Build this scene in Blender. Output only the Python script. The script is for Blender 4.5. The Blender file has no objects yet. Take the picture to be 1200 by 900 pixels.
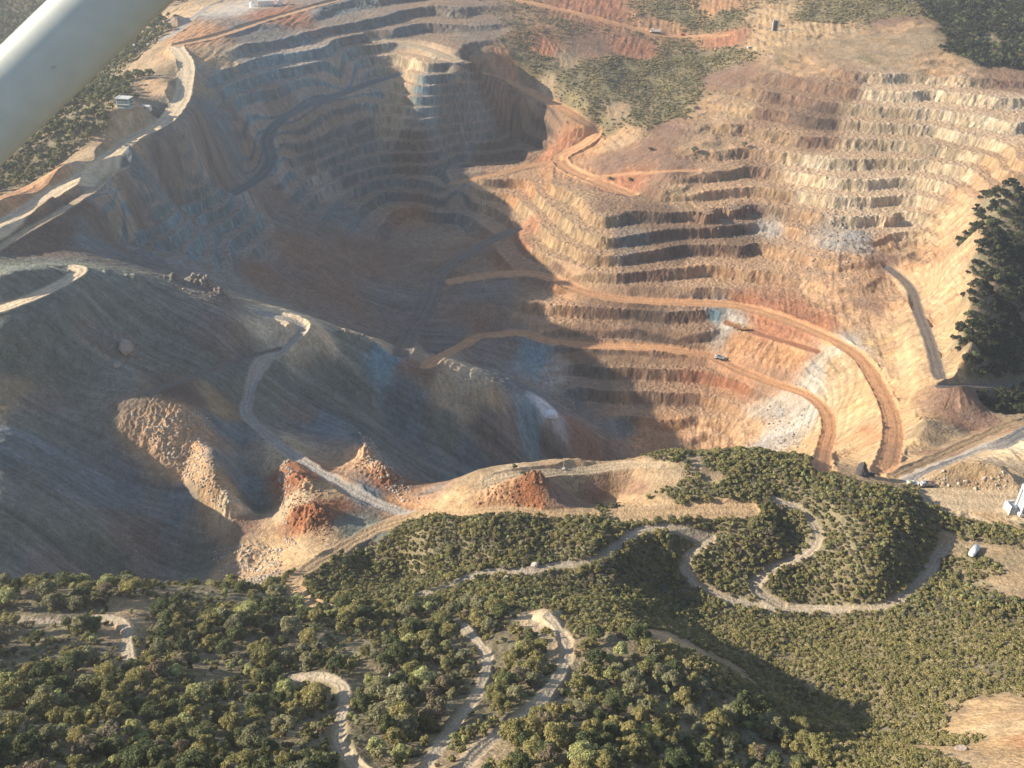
import bpy, bmesh, math, random
import numpy as np
from mathutils import Vector, Matrix
random.seed(7)
rng = np.random.default_rng(7)
RES = 1.22
# ------------------------------------------------------------------ camera
FPX, CX, CY, CAMZ, PITCH = 1080.0, 600.0, 450.0, 600.0, math.radians(33.0)
CP, SP = math.cos(PITCH), math.sin(PITCH)
def ray(u, v):
    a = (np.asarray(u, float)-CX)/FPX; b = (CY-np.asarray(v, float))/FPX
    return np.stack([a, CP+b*SP, -SP+b*CP], -1)
def unproject(u, v, z):
    r = ray(u, v); t = (np.asarray(z, float)-CAMZ)/r[..., 2]
    return np.stack([r[..., 0]*t, r[..., 1]*t, np.asarray(z, float)], -1)
# ------------------------------------------------------------------ noise
def _hash(ix, iy, seed):
    h = (ix.astype(np.int64)*374761393 + iy.astype(np.int64)*668265263 + seed*1442695041) & 0xFFFFFFFF
    h = ((h ^ (h >> 13))*1274126177) & 0xFFFFFFFF
    return (h ^ (h >> 16)) & 0xFFFFFFFF
def gnoise(x, y, seed=0):
    xi = np.floor(x); yi = np.floor(y); fx = x-xi; fy = y-yi
    u = fx*fx*fx*(fx*(fx*6-15)+10); w = fy*fy*fy*(fy*(fy*6-15)+10)
    def g(dx, dy):
        a = _hash(xi+dx, yi+dy, seed)*(2*math.pi/4294967296.0)
        return np.cos(a)*(fx-dx)+np.sin(a)*(fy-dy)
    n0 = g(0, 0)*(1-u)+g(1, 0)*u; n1 = g(0, 1)*(1-u)+g(1, 1)*u
    return (n0*(1-w)+n1*w)*1.4
def fbm(x, y, scale, octaves=4, seed=0, gain=0.5, ridged=False):
    s = np.zeros(np.shape(x)); a = 1.0; f = 1.0/scale; tot = 0
    for o in range(octaves):
        n = gnoise(x*f+o*17.3, y*f-o*9.1, seed+o*31)
        if ridged: n = 1-2*np.abs(n)
        s += a*n; tot += a; a *= gain; f *= 2.03
    return s/tot
def cells(x, y, seed=0):
    # broken-block pattern: a value per cell and the distance to the cell's edge
    xi = np.floor(x); yi = np.floor(y); d1 = np.full(np.shape(x), 9.0); d2 = d1.copy(); v = np.zeros(np.shape(x))
    for dx in (-1, 0, 1):
        for dy in (-1, 0, 1):
            h = _hash(xi+dx, yi+dy, seed); px = xi+dx+(h & 0xFFFF)/65536.0; py = yi+dy+((h >> 16) & 0xFFFF)/65536.0
            d = np.hypot(px-x, py-y); n = d < d1; d2 = np.where(n, d1, np.minimum(d2, d)); v = np.where(n, ((h >> 5) & 0xFFF)/4096.0, v); d1 = np.where(n, d, d1)
    return v, d2-d1
def smooth(a, b, x):
    t = np.clip((x-a)/(b-a), 0, 1); return t*t*(3-2*t)
# ------------------------------------------------------------------ relief: control points (photo pixel, height)
PTS = [
# near wooded slope
(-150,900,460),(0,900,452),(150,900,444),(300,900,436),(400,900,428),(500,900,426),(600,900,430),(680,900,428),(760,900,420),(840,900,406),(900,900,392),(1000,895,398),(1060,885,396),(1200,890,412),(1350,890,420),
(-150,1050,500),(150,1050,490),(450,1050,478),(750,1050,470),(1000,1050,450),(1250,1050,460),
(-150,800,420),(0,800,415),(130,800,412),(260,800,404),(340,800,396),(400,800,392),(470,800,394),(550,800,392),(620,800,394),(700,800,392),(780,800,388),(850,830,385),(780,850,398),(880,865,387),(930,880,386),
(-150,725,395),(0,725,392),(100,730,389),(200,725,382),(300,720,374),(380,720,364),(440,720,358),(520,715,358),(600,715,362),(660,730,372),(720,735,374),(780,752,379),(840,785,385),
(-150,692,384),(0,690,382),(70,687,380),(150,690,376),(250,695,366),(320,695,353),(370,690,342),
(400,650,331),(440,650,329),(430,672,318),(470,678,320),(500,680,335),(560,672,338),(500,625,336),(560,615,340),
(620,640,342),(700,648,342),(660,664,338),(740,632,335),(800,618,337),(620,690,347),(690,690,341),(720,672,338),(770,685,321),(740,700,335),(760,722,346),(700,710,355),(800,735,336),(840,755,335),(880,785,343),(920,815,349),(960,838,356),(1000,858,364),
(830,660,326),(860,625,333),(900,620,336),(940,630,330),(900,650,330),(870,690,323),(920,714,321),(980,715,323),(930,660,327),(1000,680,333),(960,595,340),(1000,610,343),(1060,610,341),(1020,570,339),(1040,650,337),(1100,620,334),(1070,690,328),(1100,660,327),(1000,565,341),(930,570,338),
(900,755,334),(960,755,334),(1040,755,340),(1120,755,346),(1200,755,352),(1350,755,360),(960,790,346),(1040,790,352),(1120,790,357),(1200,795,366),(1100,850,374),(1140,850,386),(1200,840,394),(1160,875,398),
(1130,700,336),(1200,700,341),(1150,650,333),(1200,650,337),(1350,680,345),(1180,612,332),(1100,585,331),(1150,590,331),(1200,590,333),(1060,575,333),(1350,590,340),
# ridge flat with yard between the hill and the pit
(560,580,333),(620,570,342),(600,590,334),(560,550,331),(600,546,332),(680,548,332),(760,540,333),(800,535,334),(850,533,333),(900,534,335),(950,545,337),(760,565,331),(720,585,318),(680,580,322),(760,590,331),(830,595,335),(840,575,336),(900,580,337),(700,600,333),(640,612,335),
(1120,555,341),(1170,562,340),(1090,565,333),(1200,570,334),(1195,512,322),(1185,530,325),
# left dump: near lobe, its toe valley, rubble ramp
(-120,440,360),(0,430,371),(70,450,357),(150,480,348),(-120,560,352),(0,520,361),(80,540,341),(160,560,326),(220,580,312),(0,600,356),(100,620,333),(180,640,312),(235,668,304),(0,680,348),(80,690,328),(150,700,310),(-120,690,350),
(200,490,344),(225,482,343),(250,522,339),(252,560,335),(275,590,323),(205,530,338),(232,560,330),(248,602,317),(260,625,314),
(275,650,316),(310,650,316),(290,670,315),(300,600,308),(290,560,313),(280,520,322),(320,600,313),(345,620,319),(330,570,321),(345,600,324),(370,610,324),(385,590,323),(335,540,321),
# upper dump face
(-120,330,384),(0,335,399),(60,325,394),(100,318,386),(150,325,377),(60,390,378),(130,400,364),(190,410,352),(160,450,354),(250,420,343),(290,440,334),(200,440,349),(-120,380,376),(280,380,347),
# crest spur and its near slope
(180,333,368),(220,342,358),(250,348,352),(300,368,338),(345,376,339),(325,371,338),(390,392,320),(430,402,313),(500,432,297),(560,458,283),(600,468,273),(640,487,259),(690,510,233),(740,534,212),
(330,400,328),(300,430,327),(287,480,325),(320,515,322),(390,562,319),(440,590,317),(485,607,316),(360,440,315),(400,470,300),(450,500,280),(350,500,309),(402,545,307),(520,520,264),(600,545,243),(480,585,272),(520,560,258),(560,540,252),(640,540,232),(430,500,290),(425,512,318),(440,543,317),(460,568,317),(482,588,318),
(700,545,216),
# pit floor and lower benches
(740,520,207),(790,520,205),(850,522,206),(690,480,214),(650,450,222),(700,460,221),(800,460,222),(900,522,222),(900,460,232),
(700,400,240),(640,395,242),(580,390,243),(600,430,232),(540,405,241),(500,420,243),(470,405,240),(480,390,243),(800,400,244),(835,418,237),(900,400,252),(640,330,262),(560,330,256),(510,330,250),(560,360,252),(620,360,254),
# right wall
(960,470,243),(960,500,247),(965,540,272),(1000,420,264),(1000,470,264),(1020,440,268),(1045,500,293),(1035,545,312),(1050,420,271),(1080,460,282),(1000,530,275),
(700,300,282),(700,250,299),(700,350,260),(800,300,277),(800,350,261),(860,360,259),(900,340,266),(900,280,283),(1000,280,291),(1000,340,274),(1080,340,277),(1100,300,285),(1100,270,294),(1105,380,288),(1095,430,283),(1075,490,290),
(650,220,297),(740,230,297),(700,208,301),(690,165,309),(670,180,302),(655,187,299),(780,200,316),(780,250,298),(880,200,313),(1000,200,320),(1150,200,326),(870,150,331),(1000,150,340),(1100,150,342),(1200,150,347),(820,160,328),(740,150,326),(700,100,345),(760,100,343),(820,70,356),(850,95,352),(640,116,332),(670,132,330),
(1000,100,362),(1120,100,364),(1200,100,365),(900,60,371),(1000,50,378),(1100,60,380),(1200,50,384),(1350,60,390),(1350,150,340),
(800,40,366),(700,40,372),(600,50,374),(600,0,394),(700,0,390),(800,0,390),(900,0,394),(1000,0,398),(1100,0,400),(1200,0,402),
# east rim and the shaded wooded slope beyond it
(1155,262,336),(1140,330,327),(1133,390,317),(1115,440,304),(1088,497,301),(1066,545,309),(1185,215,344),(1215,180,350),
(1175,262,318),(1200,260,304),(1165,340,309),(1200,330,290),(1165,400,296),(1200,400,280),(1145,445,291),(1200,450,277),(1120,480,292),(1160,480,281),(1200,475,278),(1110,520,297),(1150,508,289),(1200,488,290),(1350,250,290),(1350,350,275),(1350,460,275),(1070,540,309),(1120,532,310),
# pit head wall and west wall
(560,85,360),(545,76,367),(600,97,344),(600,122,322),(640,138,316),(600,150,299),(650,165,303),(530,215,288),(562,211,291),(600,204,293),(632,197,296),(560,226,280),(535,236,272),(600,222,284),(540,196,280),(600,186,286),(560,250,268),(620,235,283),(600,270,270),(620,300,270),(500,150,320),(500,92,359),(440,100,347),(440,150,316),(440,200,289),(500,200,289),(500,240,268),(450,230,271),(450,60,372),(400,75,372),(350,90,369),(400,120,344),(340,140,344),(315,165,333),(312,190,325),(275,225,318),(350,200,306),(400,200,296),
(300,60,389),(250,80,388),(250,110,379),(350,40,393),(450,20,394),(350,0,404),(250,20,402),(500,40,380),(200,20,405),
(580,280,264),(540,300,258),(480,290,258),(420,260,270),(430,330,255),(400,300,270),(400,360,263),(350,290,285),(340,350,283),(300,250,309),(300,320,295),(240,260,322),(240,320,320),(200,240,336),(200,300,337),(150,270,347),(150,300,346),(220,200,347),(200,170,367),(250,170,359),(280,140,362),(120,260,362),(90,290,368),(60,300,372),
# west ridge with road, and the wood valley beyond it
(0,262,386),(60,228,389),(110,197,392),(150,166,393),(195,138,394),(215,110,395),(218,72,398),(205,52,400),(30,290,374),(80,245,374),(150,195,379),(0,300,378),(50,310,380),
(150,137,397),(170,125,398),(120,170,389),(195,95,398),(175,110,394),(160,90,380),(180,60,393),(60,200,378),(20,225,375),(0,150,345),(60,130,344),(100,100,346),(130,70,350),(0,60,345),(60,10,352),(-150,200,350),(-150,100,335),(-150,270,362),(-150,310,378),(-300,330,375),(-300,450,355),(-300,600,360),
]
P = np.array(PTS, float)
W = unproject(P[:, 0], P[:, 1], P[:, 2])
extra = np.array([  # land beyond the frame (world x, y, z)
 (-1500,400,330),(-1500,1200,340),(-1500,2200,400),(0,1900,430),(0,2600,440),(-700,1700,420),(700,1700,425),(1500,2200,430),(1500,1200,420),(1500,400,380),(900,700,400),(900,1100,410),(-700,900,330),(-600,600,350),(-600,350,350),(-500,150,400),(-600,0,480),(600,100,430),(600,300,380),(-300,0,500),(0,0,500),(300,0,480),(800,-200,470),(-800,-300,470),(0,-300,500),(0,50,478),(150,1300,410),(-250,1300,412),(450,1300,412)], float)
W = np.concatenate([W, extra])
def mq(d2): return np.sqrt(d2+8.0**2)
S = 1.0
def rbf_fit(xy, val, sm=0.0):
    d2 = ((xy[:, None]-xy[None])**2).sum(-1); n = len(xy)
    A = np.zeros((n+1, n+1)); A[:n, :n] = -mq(d2)+np.eye(n)*-sm*-1; A[:n, n] = 1; A[n, :n] = 1
    b = np.zeros(n+1); b[:n] = val
    return np.linalg.solve(A, b)
coef = rbf_fit(W[:, :2], W[:, 2], 1.2)
GX0, GX1, GY0, GY1, GS = -1000., 1000., 0., 1700., 4.0
gx = np.arange(GX0, GX1+GS/2, GS); gy = np.arange(GY0, GY1+GS/2, GS)
def rbf_eval(x, y):
    out = np.empty(x.size); xf = x.ravel(); yf = y.ravel(); n = len(W)
    for i in range(0, xf.size, 20000):
        d2 = (xf[i:i+20000, None]-W[None, :, 0])**2+(yf[i:i+20000, None]-W[None, :, 1])**2
        out[i:i+20000] = -mq(d2)@coef[:n]+coef[n]
    return out.reshape(x.shape)
XX, YY = np.meshgrid(gx, gy)
BASE = rbf_eval(XX, YY)
def sample(G, x, y):
    fx = np.clip((x-GX0)/GS, 1, len(gx)-3.001); fy = np.clip((y-GY0)/GS, 1, len(gy)-3.001)
    ix = fx.astype(int); iy = fy.astype(int); tx = fx-ix; ty = fy-iy
    def wts(t):
        return [(-t+2*t*t-t**3)/2, (2-5*t*t+3*t**3)/2, (t+4*t*t-3*t**3)/2, (t**3-t*t)/2]
    wx = wts(tx); wy = wts(ty); out = np.zeros(np.shape(x))
    for j in range(4):
        r = np.zeros(np.shape(x))
        for i in range(4): r += wx[i]*G[iy+j-1, ix+i-1]
        out += wy[j]*r
    return out
def base(x, y): return sample(BASE, np.asarray(x, float), np.asarray(y, float))
def cast(u, v, G=None):
    G = BASE if G is None else G
    r = ray(u, v); r = np.atleast_2d(r); n = len(r)
    t = np.linspace(60, 2600, 2400); res = np.zeros((n, 3))
    for i in range(n):
        x = r[i, 0]*t; y = r[i, 1]*t; z = CAMZ+r[i, 2]*t
        h = sample(G, x, y); k = np.argmax(z < h)
        if not (z < h).any(): k = len(t)-1
        k = max(k, 1); a = z[k-1]-h[k-1]; b = z[k]-h[k]; f = a/(a-b) if a != b else 0
        tt = t[k-1]+(t[k]-t[k-1])*f
        res[i] = r[i]*tt+np.array([0, 0, CAMZ])
    return res
# ------------------------------------------------------------------ what the ground is made of (base colours, some toned for the sun or shade they lie in)
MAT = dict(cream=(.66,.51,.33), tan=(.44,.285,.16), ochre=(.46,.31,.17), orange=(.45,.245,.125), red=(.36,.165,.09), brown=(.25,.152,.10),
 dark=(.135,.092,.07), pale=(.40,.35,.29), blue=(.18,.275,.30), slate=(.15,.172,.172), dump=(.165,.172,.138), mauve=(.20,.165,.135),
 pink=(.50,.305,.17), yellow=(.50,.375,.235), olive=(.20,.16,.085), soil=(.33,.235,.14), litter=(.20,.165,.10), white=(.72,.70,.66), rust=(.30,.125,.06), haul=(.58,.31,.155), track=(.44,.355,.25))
ZON = [  # photo pixel, colour, bench strength 0..1
(900,20,'ochre',0),(840,10,'orange',0),(700,10,'red',0),(640,60,'red',0),(560,40,'mauve',.3),(600,90,'red',.0),(520,20,'mauve',.5),(450,30,'slate',.6),(400,20,'slate',.4),(300,40,'slate',.3),(330,20,'red',0),(260,15,'pale',0),(240,40,'orange',0),(250,70,'ochre',0),(215,100,'soil',0),
(780,30,'orange',0),(740,60,'red',0),(790,20,'olive',0),(850,50,'red',0),(960,30,'ochre',0),(1050,25,'brown',0),(1000,60,'soil',0),(900,50,'ochre',0),(940,75,'tan',0),(1040,70,'soil',0),(1100,80,'tan',0.1),(1150,40,'litter',0),(1200,40,'litter',0),(1180,95,'brown',0.3),
(700,90,'olive',0),(640,78,'olive',0),(680,112,'olive',0),(740,82,'olive',0),(785,122,'olive',0),(800,88,'olive',0),(845,66,'olive',0),(722,112,'olive',0),(762,142,'olive',0),(705,142,'olive',0),(660,92,'olive',0),(620,72,'olive',0),(730,160,'tan',0),(760,100,'olive',0),(820,70,'olive',0),(660,70,'soil',0),(640,100,'soil',0),(720,130,'soil',0),(600,95,'tan',0),(700,60,'brown',0),
(850,90,'brown',.1),(830,130,'tan',.3),(780,150,'brown',.2),(870,130,'ochre',.3),(760,175,'brown',.1),(720,190,'brown',.1),(790,200,'brown',.2),(830,170,'tan',.3),(800,230,'tan',.3),(860,200,'tan',.4),
(920,110,'brown',1),(980,110,'brown',1),(1040,110,'cream',1),(1100,112,'cream',1),(1180,120,'cream',1),(900,140,'brown',1),(960,140,'dark',1),(1020,138,'yellow',1),(1100,150,'cream',1),(1190,155,'cream',1),(900,170,'tan',1),(960,168,'brown',1),(1010,165,'yellow',1),(1100,175,'yellow',1),(1180,185,'ochre',1),(880,195,'brown',1),(950,200,'cream',1),(1040,195,'yellow',1),(1120,205,'cream',.8),(1160,205,'tan',.6),(1000,215,'cream',1),(1070,225,'cream',.9),(1130,225,'pink',.4),
(960,225,'cream',1),(900,225,'tan',.8),(850,225,'pink',.6),(930,260,'pink',.6),(1000,255,'cream',.8),(1060,260,'cream',.5),(1110,260,'ochre',.2),(870,250,'brown',.8),(900,265,'pale',.3),(980,280,'pale',.3),(1040,290,'pink',.3),(1090,300,'pink',.15),(1120,320,'pink',.1),(1000,310,'pink',.35),(950,310,'pink',.4),(1010,280,'pale',.1),
(900,310,'pink',.4),(870,285,'dark',.8),(830,280,'brown',.9),(790,290,'dark',1),(740,285,'slate',1),(700,280,'ochre',.9),(650,285,'ochre',.9),(620,250,'ochre',.8),(670,240,'ochre',.7),(620,225,'orange',.7),(720,240,'brown',.7),(760,245,'dark',.6),(670,205,'orange',.2),(690,165,'orange',0),(650,180,'red',.2),(730,215,'red',.2),(600,205,'orange',.5),(570,225,'tan',.6),(610,270,'red',.3),
(700,310,'tan',1),(760,315,'brown',1),(820,320,'pink',.9),(870,330,'pink',.6),(660,350,'orange',.7),(700,370,'brown',1),(760,375,'dark',1),(820,380,'brown',1),(640,360,'pink',.6),(840,372,'blue',.3),(855,385,'pale',.2),(880,350,'red',.3),(920,360,'red',.2),(960,380,'red',.1),(900,385,'red',.1),(870,400,'orange',.2),(920,420,'orange',.1),(960,340,'pink',.3),(1000,370,'pink',.2),(1040,360,'pink',.15),(1080,370,'pink',.1),(1060,320,'pink',.15),(1080,340,'tan',.1),(1040,310,'brown',.1),(1095,350,'pink',.1),(1070,300,'tan',.1),(1050,400,'pink',0),(1020,360,'brown',.1),(1075,410,'tan',0),(1090,440,'brown',0),(1045,440,'tan',0),(1100,380,'ochre',.1),(1110,430,'ochre',.1),(1005,405,'pale',.1),(1030,400,'ochre',.1),(1060,420,'ochre',0),(1080,450,'ochre',0),(1065,490,'ochre',0),
(980,430,'ochre',.1),(990,500,'ochre',0),(985,530,'ochre',0),(1010,520,'orange',0),(1055,520,'ochre',0),(1060,540,'ochre',0),(1020,545,'ochre',0),(1090,410,'ochre',0),(1120,350,'pink',.1),(1060,380,'tan',.1),(1070,440,'ochre',0),(955,440,'pale',.1),(990,470,'ochre',0),(1000,510,'orange',0),(970,510,'ochre',0),(1045,460,'orange',0),(1030,500,'pink',0),(1000,540,'ochre',0),
(680,420,'dark',1),(740,430,'brown',1),(700,450,'mauve',1),(760,460,'brown',1),(820,440,'red',.6),(860,450,'red',.4),(900,450,'brown',.4),(850,480,'pink',.4),(800,480,'brown',.8),(730,480,'tan',1),(900,480,'pale',.3),(930,500,'pale',.15),(910,520,'pale',.2),(880,500,'pink',.3),(780,500,'orange',.4),(760,515,'orange',.1),(830,515,'pink',.1),(800,530,'pink',0),
(650,440,'pale',.2),(630,420,'blue',.2),(610,450,'slate',.2),(680,470,'slate',.3),(720,500,'slate',.3),(640,470,'slate',0),
# headwall and west wall
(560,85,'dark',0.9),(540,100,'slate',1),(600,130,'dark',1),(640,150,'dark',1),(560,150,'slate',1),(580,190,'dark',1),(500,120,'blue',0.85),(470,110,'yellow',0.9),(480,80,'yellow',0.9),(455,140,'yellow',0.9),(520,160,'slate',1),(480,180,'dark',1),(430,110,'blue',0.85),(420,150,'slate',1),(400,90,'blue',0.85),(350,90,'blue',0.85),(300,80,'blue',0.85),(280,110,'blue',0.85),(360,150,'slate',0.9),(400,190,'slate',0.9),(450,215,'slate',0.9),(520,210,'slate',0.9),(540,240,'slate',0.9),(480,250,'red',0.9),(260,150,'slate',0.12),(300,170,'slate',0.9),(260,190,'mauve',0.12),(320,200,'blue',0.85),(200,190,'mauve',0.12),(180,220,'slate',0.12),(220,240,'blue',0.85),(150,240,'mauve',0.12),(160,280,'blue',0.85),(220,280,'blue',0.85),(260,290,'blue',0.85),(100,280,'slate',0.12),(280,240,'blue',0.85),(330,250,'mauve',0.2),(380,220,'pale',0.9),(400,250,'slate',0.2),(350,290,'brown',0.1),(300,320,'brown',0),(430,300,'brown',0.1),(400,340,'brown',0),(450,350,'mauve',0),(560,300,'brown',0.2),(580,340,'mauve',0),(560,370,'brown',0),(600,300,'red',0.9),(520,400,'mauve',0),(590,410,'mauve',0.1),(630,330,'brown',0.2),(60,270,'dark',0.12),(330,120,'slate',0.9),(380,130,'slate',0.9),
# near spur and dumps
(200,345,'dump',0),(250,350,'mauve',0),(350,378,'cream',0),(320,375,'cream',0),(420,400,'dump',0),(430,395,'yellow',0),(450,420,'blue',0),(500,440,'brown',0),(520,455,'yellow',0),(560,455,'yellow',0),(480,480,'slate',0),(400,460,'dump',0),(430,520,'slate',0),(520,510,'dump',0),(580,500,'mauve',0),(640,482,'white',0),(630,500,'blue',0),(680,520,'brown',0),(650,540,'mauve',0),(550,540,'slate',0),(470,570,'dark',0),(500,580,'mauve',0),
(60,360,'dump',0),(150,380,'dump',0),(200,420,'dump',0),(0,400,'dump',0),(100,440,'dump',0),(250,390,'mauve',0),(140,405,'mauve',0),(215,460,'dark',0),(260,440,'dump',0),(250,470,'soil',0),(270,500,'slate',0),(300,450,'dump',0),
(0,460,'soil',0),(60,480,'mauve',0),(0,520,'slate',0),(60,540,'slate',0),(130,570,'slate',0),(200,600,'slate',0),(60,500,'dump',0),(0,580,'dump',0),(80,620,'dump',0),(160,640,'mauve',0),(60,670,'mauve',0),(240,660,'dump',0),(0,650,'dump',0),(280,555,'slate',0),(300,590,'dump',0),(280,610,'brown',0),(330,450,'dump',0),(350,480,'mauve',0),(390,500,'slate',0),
(200,500,'pink',0),(230,520,'pink',0),(220,550,'tan',0),(240,560,'tan',0),(270,590,'yellow',0),(290,655,'tan',0),(270,660,'ochre',0),(320,650,'ochre',0),(328,535,'yellow',0),(335,560,'rust',0),(350,565,'rust',0),(348,590,'yellow',0),(370,605,'rust',0),(380,580,'ochre',0),(375,635,'ochre',0),(385,590,'rust',0),(425,530,'pink',0),(440,550,'pink',0),(455,562,'rust',0),(480,580,'orange',0),(495,590,'orange',0),(430,580,'slate',0),(420,620,'dump',0),
# ridge flat
(600,555,'yellow',0),(560,560,'soil',0),(680,550,'ochre',0),(740,545,'ochre',0),(620,575,'rust',0),(580,585,'orange',0),(650,580,'brown',0),(700,580,'brown',0),(740,570,'brown',0),(725,585,'ochre',0),(780,595,'ochre',0),(850,597,'ochre',0),(820,540,'soil',0),(540,590,'ochre',0),
(900,545,'litter',0),(850,575,'litter',0),(1000,610,'litter',0),(900,620,'litter',0),(640,630,'litter',0),(520,640,'litter',0),(700,680,'litter',0),(600,690,'litter',0),(430,670,'litter',0),(1080,640,'litter',0),(800,700,'litter',0),(1000,690,'litter',0),
(1150,660,'olive',0),(1180,650,'soil',0),(1120,640,'soil',0),(1190,690,'soil',0),(1130,590,'yellow',0),(1180,585,'yellow',0),(1120,555,'soil',0),(1160,560,'ochre',0),(1195,520,'cream',0),(1200,540,'yellow',0),(1100,510,'soil',0),(1150,490,'brown',0),(1170,470,'litter',0),(1100,530,'brown',0),(1160,350,'litter',0),(1180,250,'litter',0),(1060,550,'ochre',0),(1000,555,'ochre',0),
# wooded slope
(100,760,'litter',0),(300,760,'litter',0),(100,850,'litter',0),(300,850,'litter',0),(480,780,'litter',0),(450,860,'litter',0),(600,780,'litter',0),(720,800,'litter',0),(700,870,'litter',0),(560,880,'soil',0),(650,730,'yellow',0),(680,760,'soil',0),(780,745,'ochre',0),(850,780,'soil',0),(840,740,'litter',0),(960,770,'litter',0),(1050,790,'litter',0),(950,820,'litter',0),(900,850,'litter',0),(800,840,'litter',0),(1100,740,'litter',0),(1180,770,'litter',0),(1170,850,'ochre',0),(1170,885,'ochre',0),(1142,845,'ochre',0),(1150,875,'ochre',0),(1190,865,'orange',0),(1122,885,'ochre',0),(1195,885,'ochre',0),(1190,830,'ochre',0),(1120,860,'olive',0),(1000,895,'litter',0),(160,715,'soil',0),(155,740,'soil',0),
# west ridge
(60,215,'orange',0),(20,235,'orange',0),(110,175,'soil',0),(130,165,'tan',0),(150,140,'ochre',0),(180,100,'tan',0),(190,80,'soil',0),(80,160,'litter',0),(40,180,'litter',0),(120,110,'litter',0),(20,30,'litter',0),(170,40,'ochre',0),(180,62,'soil',0),(130,80,'litter',0),(215,50,'orange',0),(40,250,'dark',0),(80,245,'dark',0),(125,205,'yellow',0),(60,260,'dark',0),(30,320,'dump',0),(90,320,'dump',0),(20,340,'dump',0),(10,310,'dump',0),
(40,700,'litter',0),(120,700,'litter',0),(200,705,'litter',0),(260,710,'litter',0),(60,740,'litter',0),(230,740,'litter',0),(330,720,'litter',0),(20,780,'litter',0),(200,800,'litter',0),(380,750,'litter',0),(440,730,'litter',0),(360,830,'litter',0),(510,740,'litter',0),(520,800,'litter',0),(590,760,'litter',0),(600,840,'litter',0),(620,790,'litter',0),(540,870,'litter',0),(640,870,'litter',0),(690,730,'olive',0),(720,760,'litter',0),(760,800,'litter',0),(680,830,'litter',0),(780,870,'litter',0),
(500,625,'olive',0),(540,625,'litter',0),(600,620,'litter',0),(680,620,'litter',0),(720,625,'litter',0),(620,655,'litter',0),(560,660,'litter',0),(460,640,'olive',0),(480,665,'litter',0),(740,660,'litter',0),(760,690,'litter',0),(560,690,'litter',0),(640,700,'litter',0),(700,705,'litter',0),(760,730,'litter',0),(500,690,'litter',0),(800,590,'olive',0),(780,535,'olive',0),(815,533,'litter',0),(760,552,'soil',0),(840,540,'litter',0),(830,580,'litter',0),(800,610,'litter',0),(860,640,'litter',0),(950,590,'litter',0),(1050,590,'litter',0),(1090,610,'litter',0),(1030,660,'litter',0),(960,680,'litter',0),(880,640,'litter',0),(1060,650,'litter',0),(900,735,'litter',0),(980,740,'litter',0),(1060,730,'litter',0),(1140,720,'litter',0),(1190,730,'litter',0),(850,720,'litter',0),(1000,770,'litter',0),(920,780,'litter',0),(1060,810,'litter',0),(1000,830,'litter',0),(1100,790,'litter',0),(1150,800,'litter',0),(1190,790,'litter',0),(960,845,'litter',0),(1080,850,'litter',0),(1000,880,'litter',0),(940,880,'litter',0),(1080,890,'olive',0),(880,820,'litter',0),(850,850,'litter',0),(1080,610,'litter',0),(1120,615,'litter',0),(1190,640,'litter',0),
(860,545,'litter',0),(930,550,'litter',0),(960,565,'litter',0),(830,560,'soil',0),(790,570,'litter',0),(780,560,'soil',0),
(1140,430,'litter',0),(1180,430,'litter',0),(1150,390,'litter',0),(1190,380,'litter',0),(1160,310,'litter',0),(1190,310,'litter',0),(1175,270,'litter',0),(1195,230,'litter',0),(1200,340,'litter',0),(1150,460,'litter',0),(1120,470,'brown',0),(1190,490,'soil',0),
(60,20,'litter',0),(90,60,'litter',0),(40,90,'litter',0),(140,100,'litter',0),(20,130,'litter',0),(60,130,'litter',0),(150,70,'litter',0),(100,140,'litter',0),(20,200,'litter',0),(1130,20,'litter',0),(1080,45,'soil',0),(1060,30,'tan',0),(1040,15,'olive',0),(1160,70,'litter',0),(1135,50,'litter',0),(1190,70,'litter',0),(850,20,'olive',0),(960,20,'olive',0)]
ZN = list(MAT.keys())
def zone_world():
    c = cast([z[0] for z in ZON], [z[1] for z in ZON])
    return c
ZC = zone_world()
ZM = np.array([ZN.index(z[2]) for z in ZON]); ZT = np.array([z[3] for z in ZON], float)
def idw(x, y, pts, vals, p=1.7, wa=1.0, chunk=30000):
    xf = x.ravel(); yf = y.ravel(); out = np.zeros((xf.size, vals.shape[1]))
    for i in range(0, xf.size, chunk):
        d2 = (xf[i:i+chunk, None]-pts[None, :, 0])**2+(yf[i:i+chunk, None]-pts[None, :, 1])**2+16.0
        w = d2**(-p)
        out[i:i+chunk] = (w@vals)/w.sum(1, keepdims=True)
    return out.reshape(x.shape+(vals.shape[1],))
PAL = np.array([MAT[k] for k in ZN])
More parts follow.
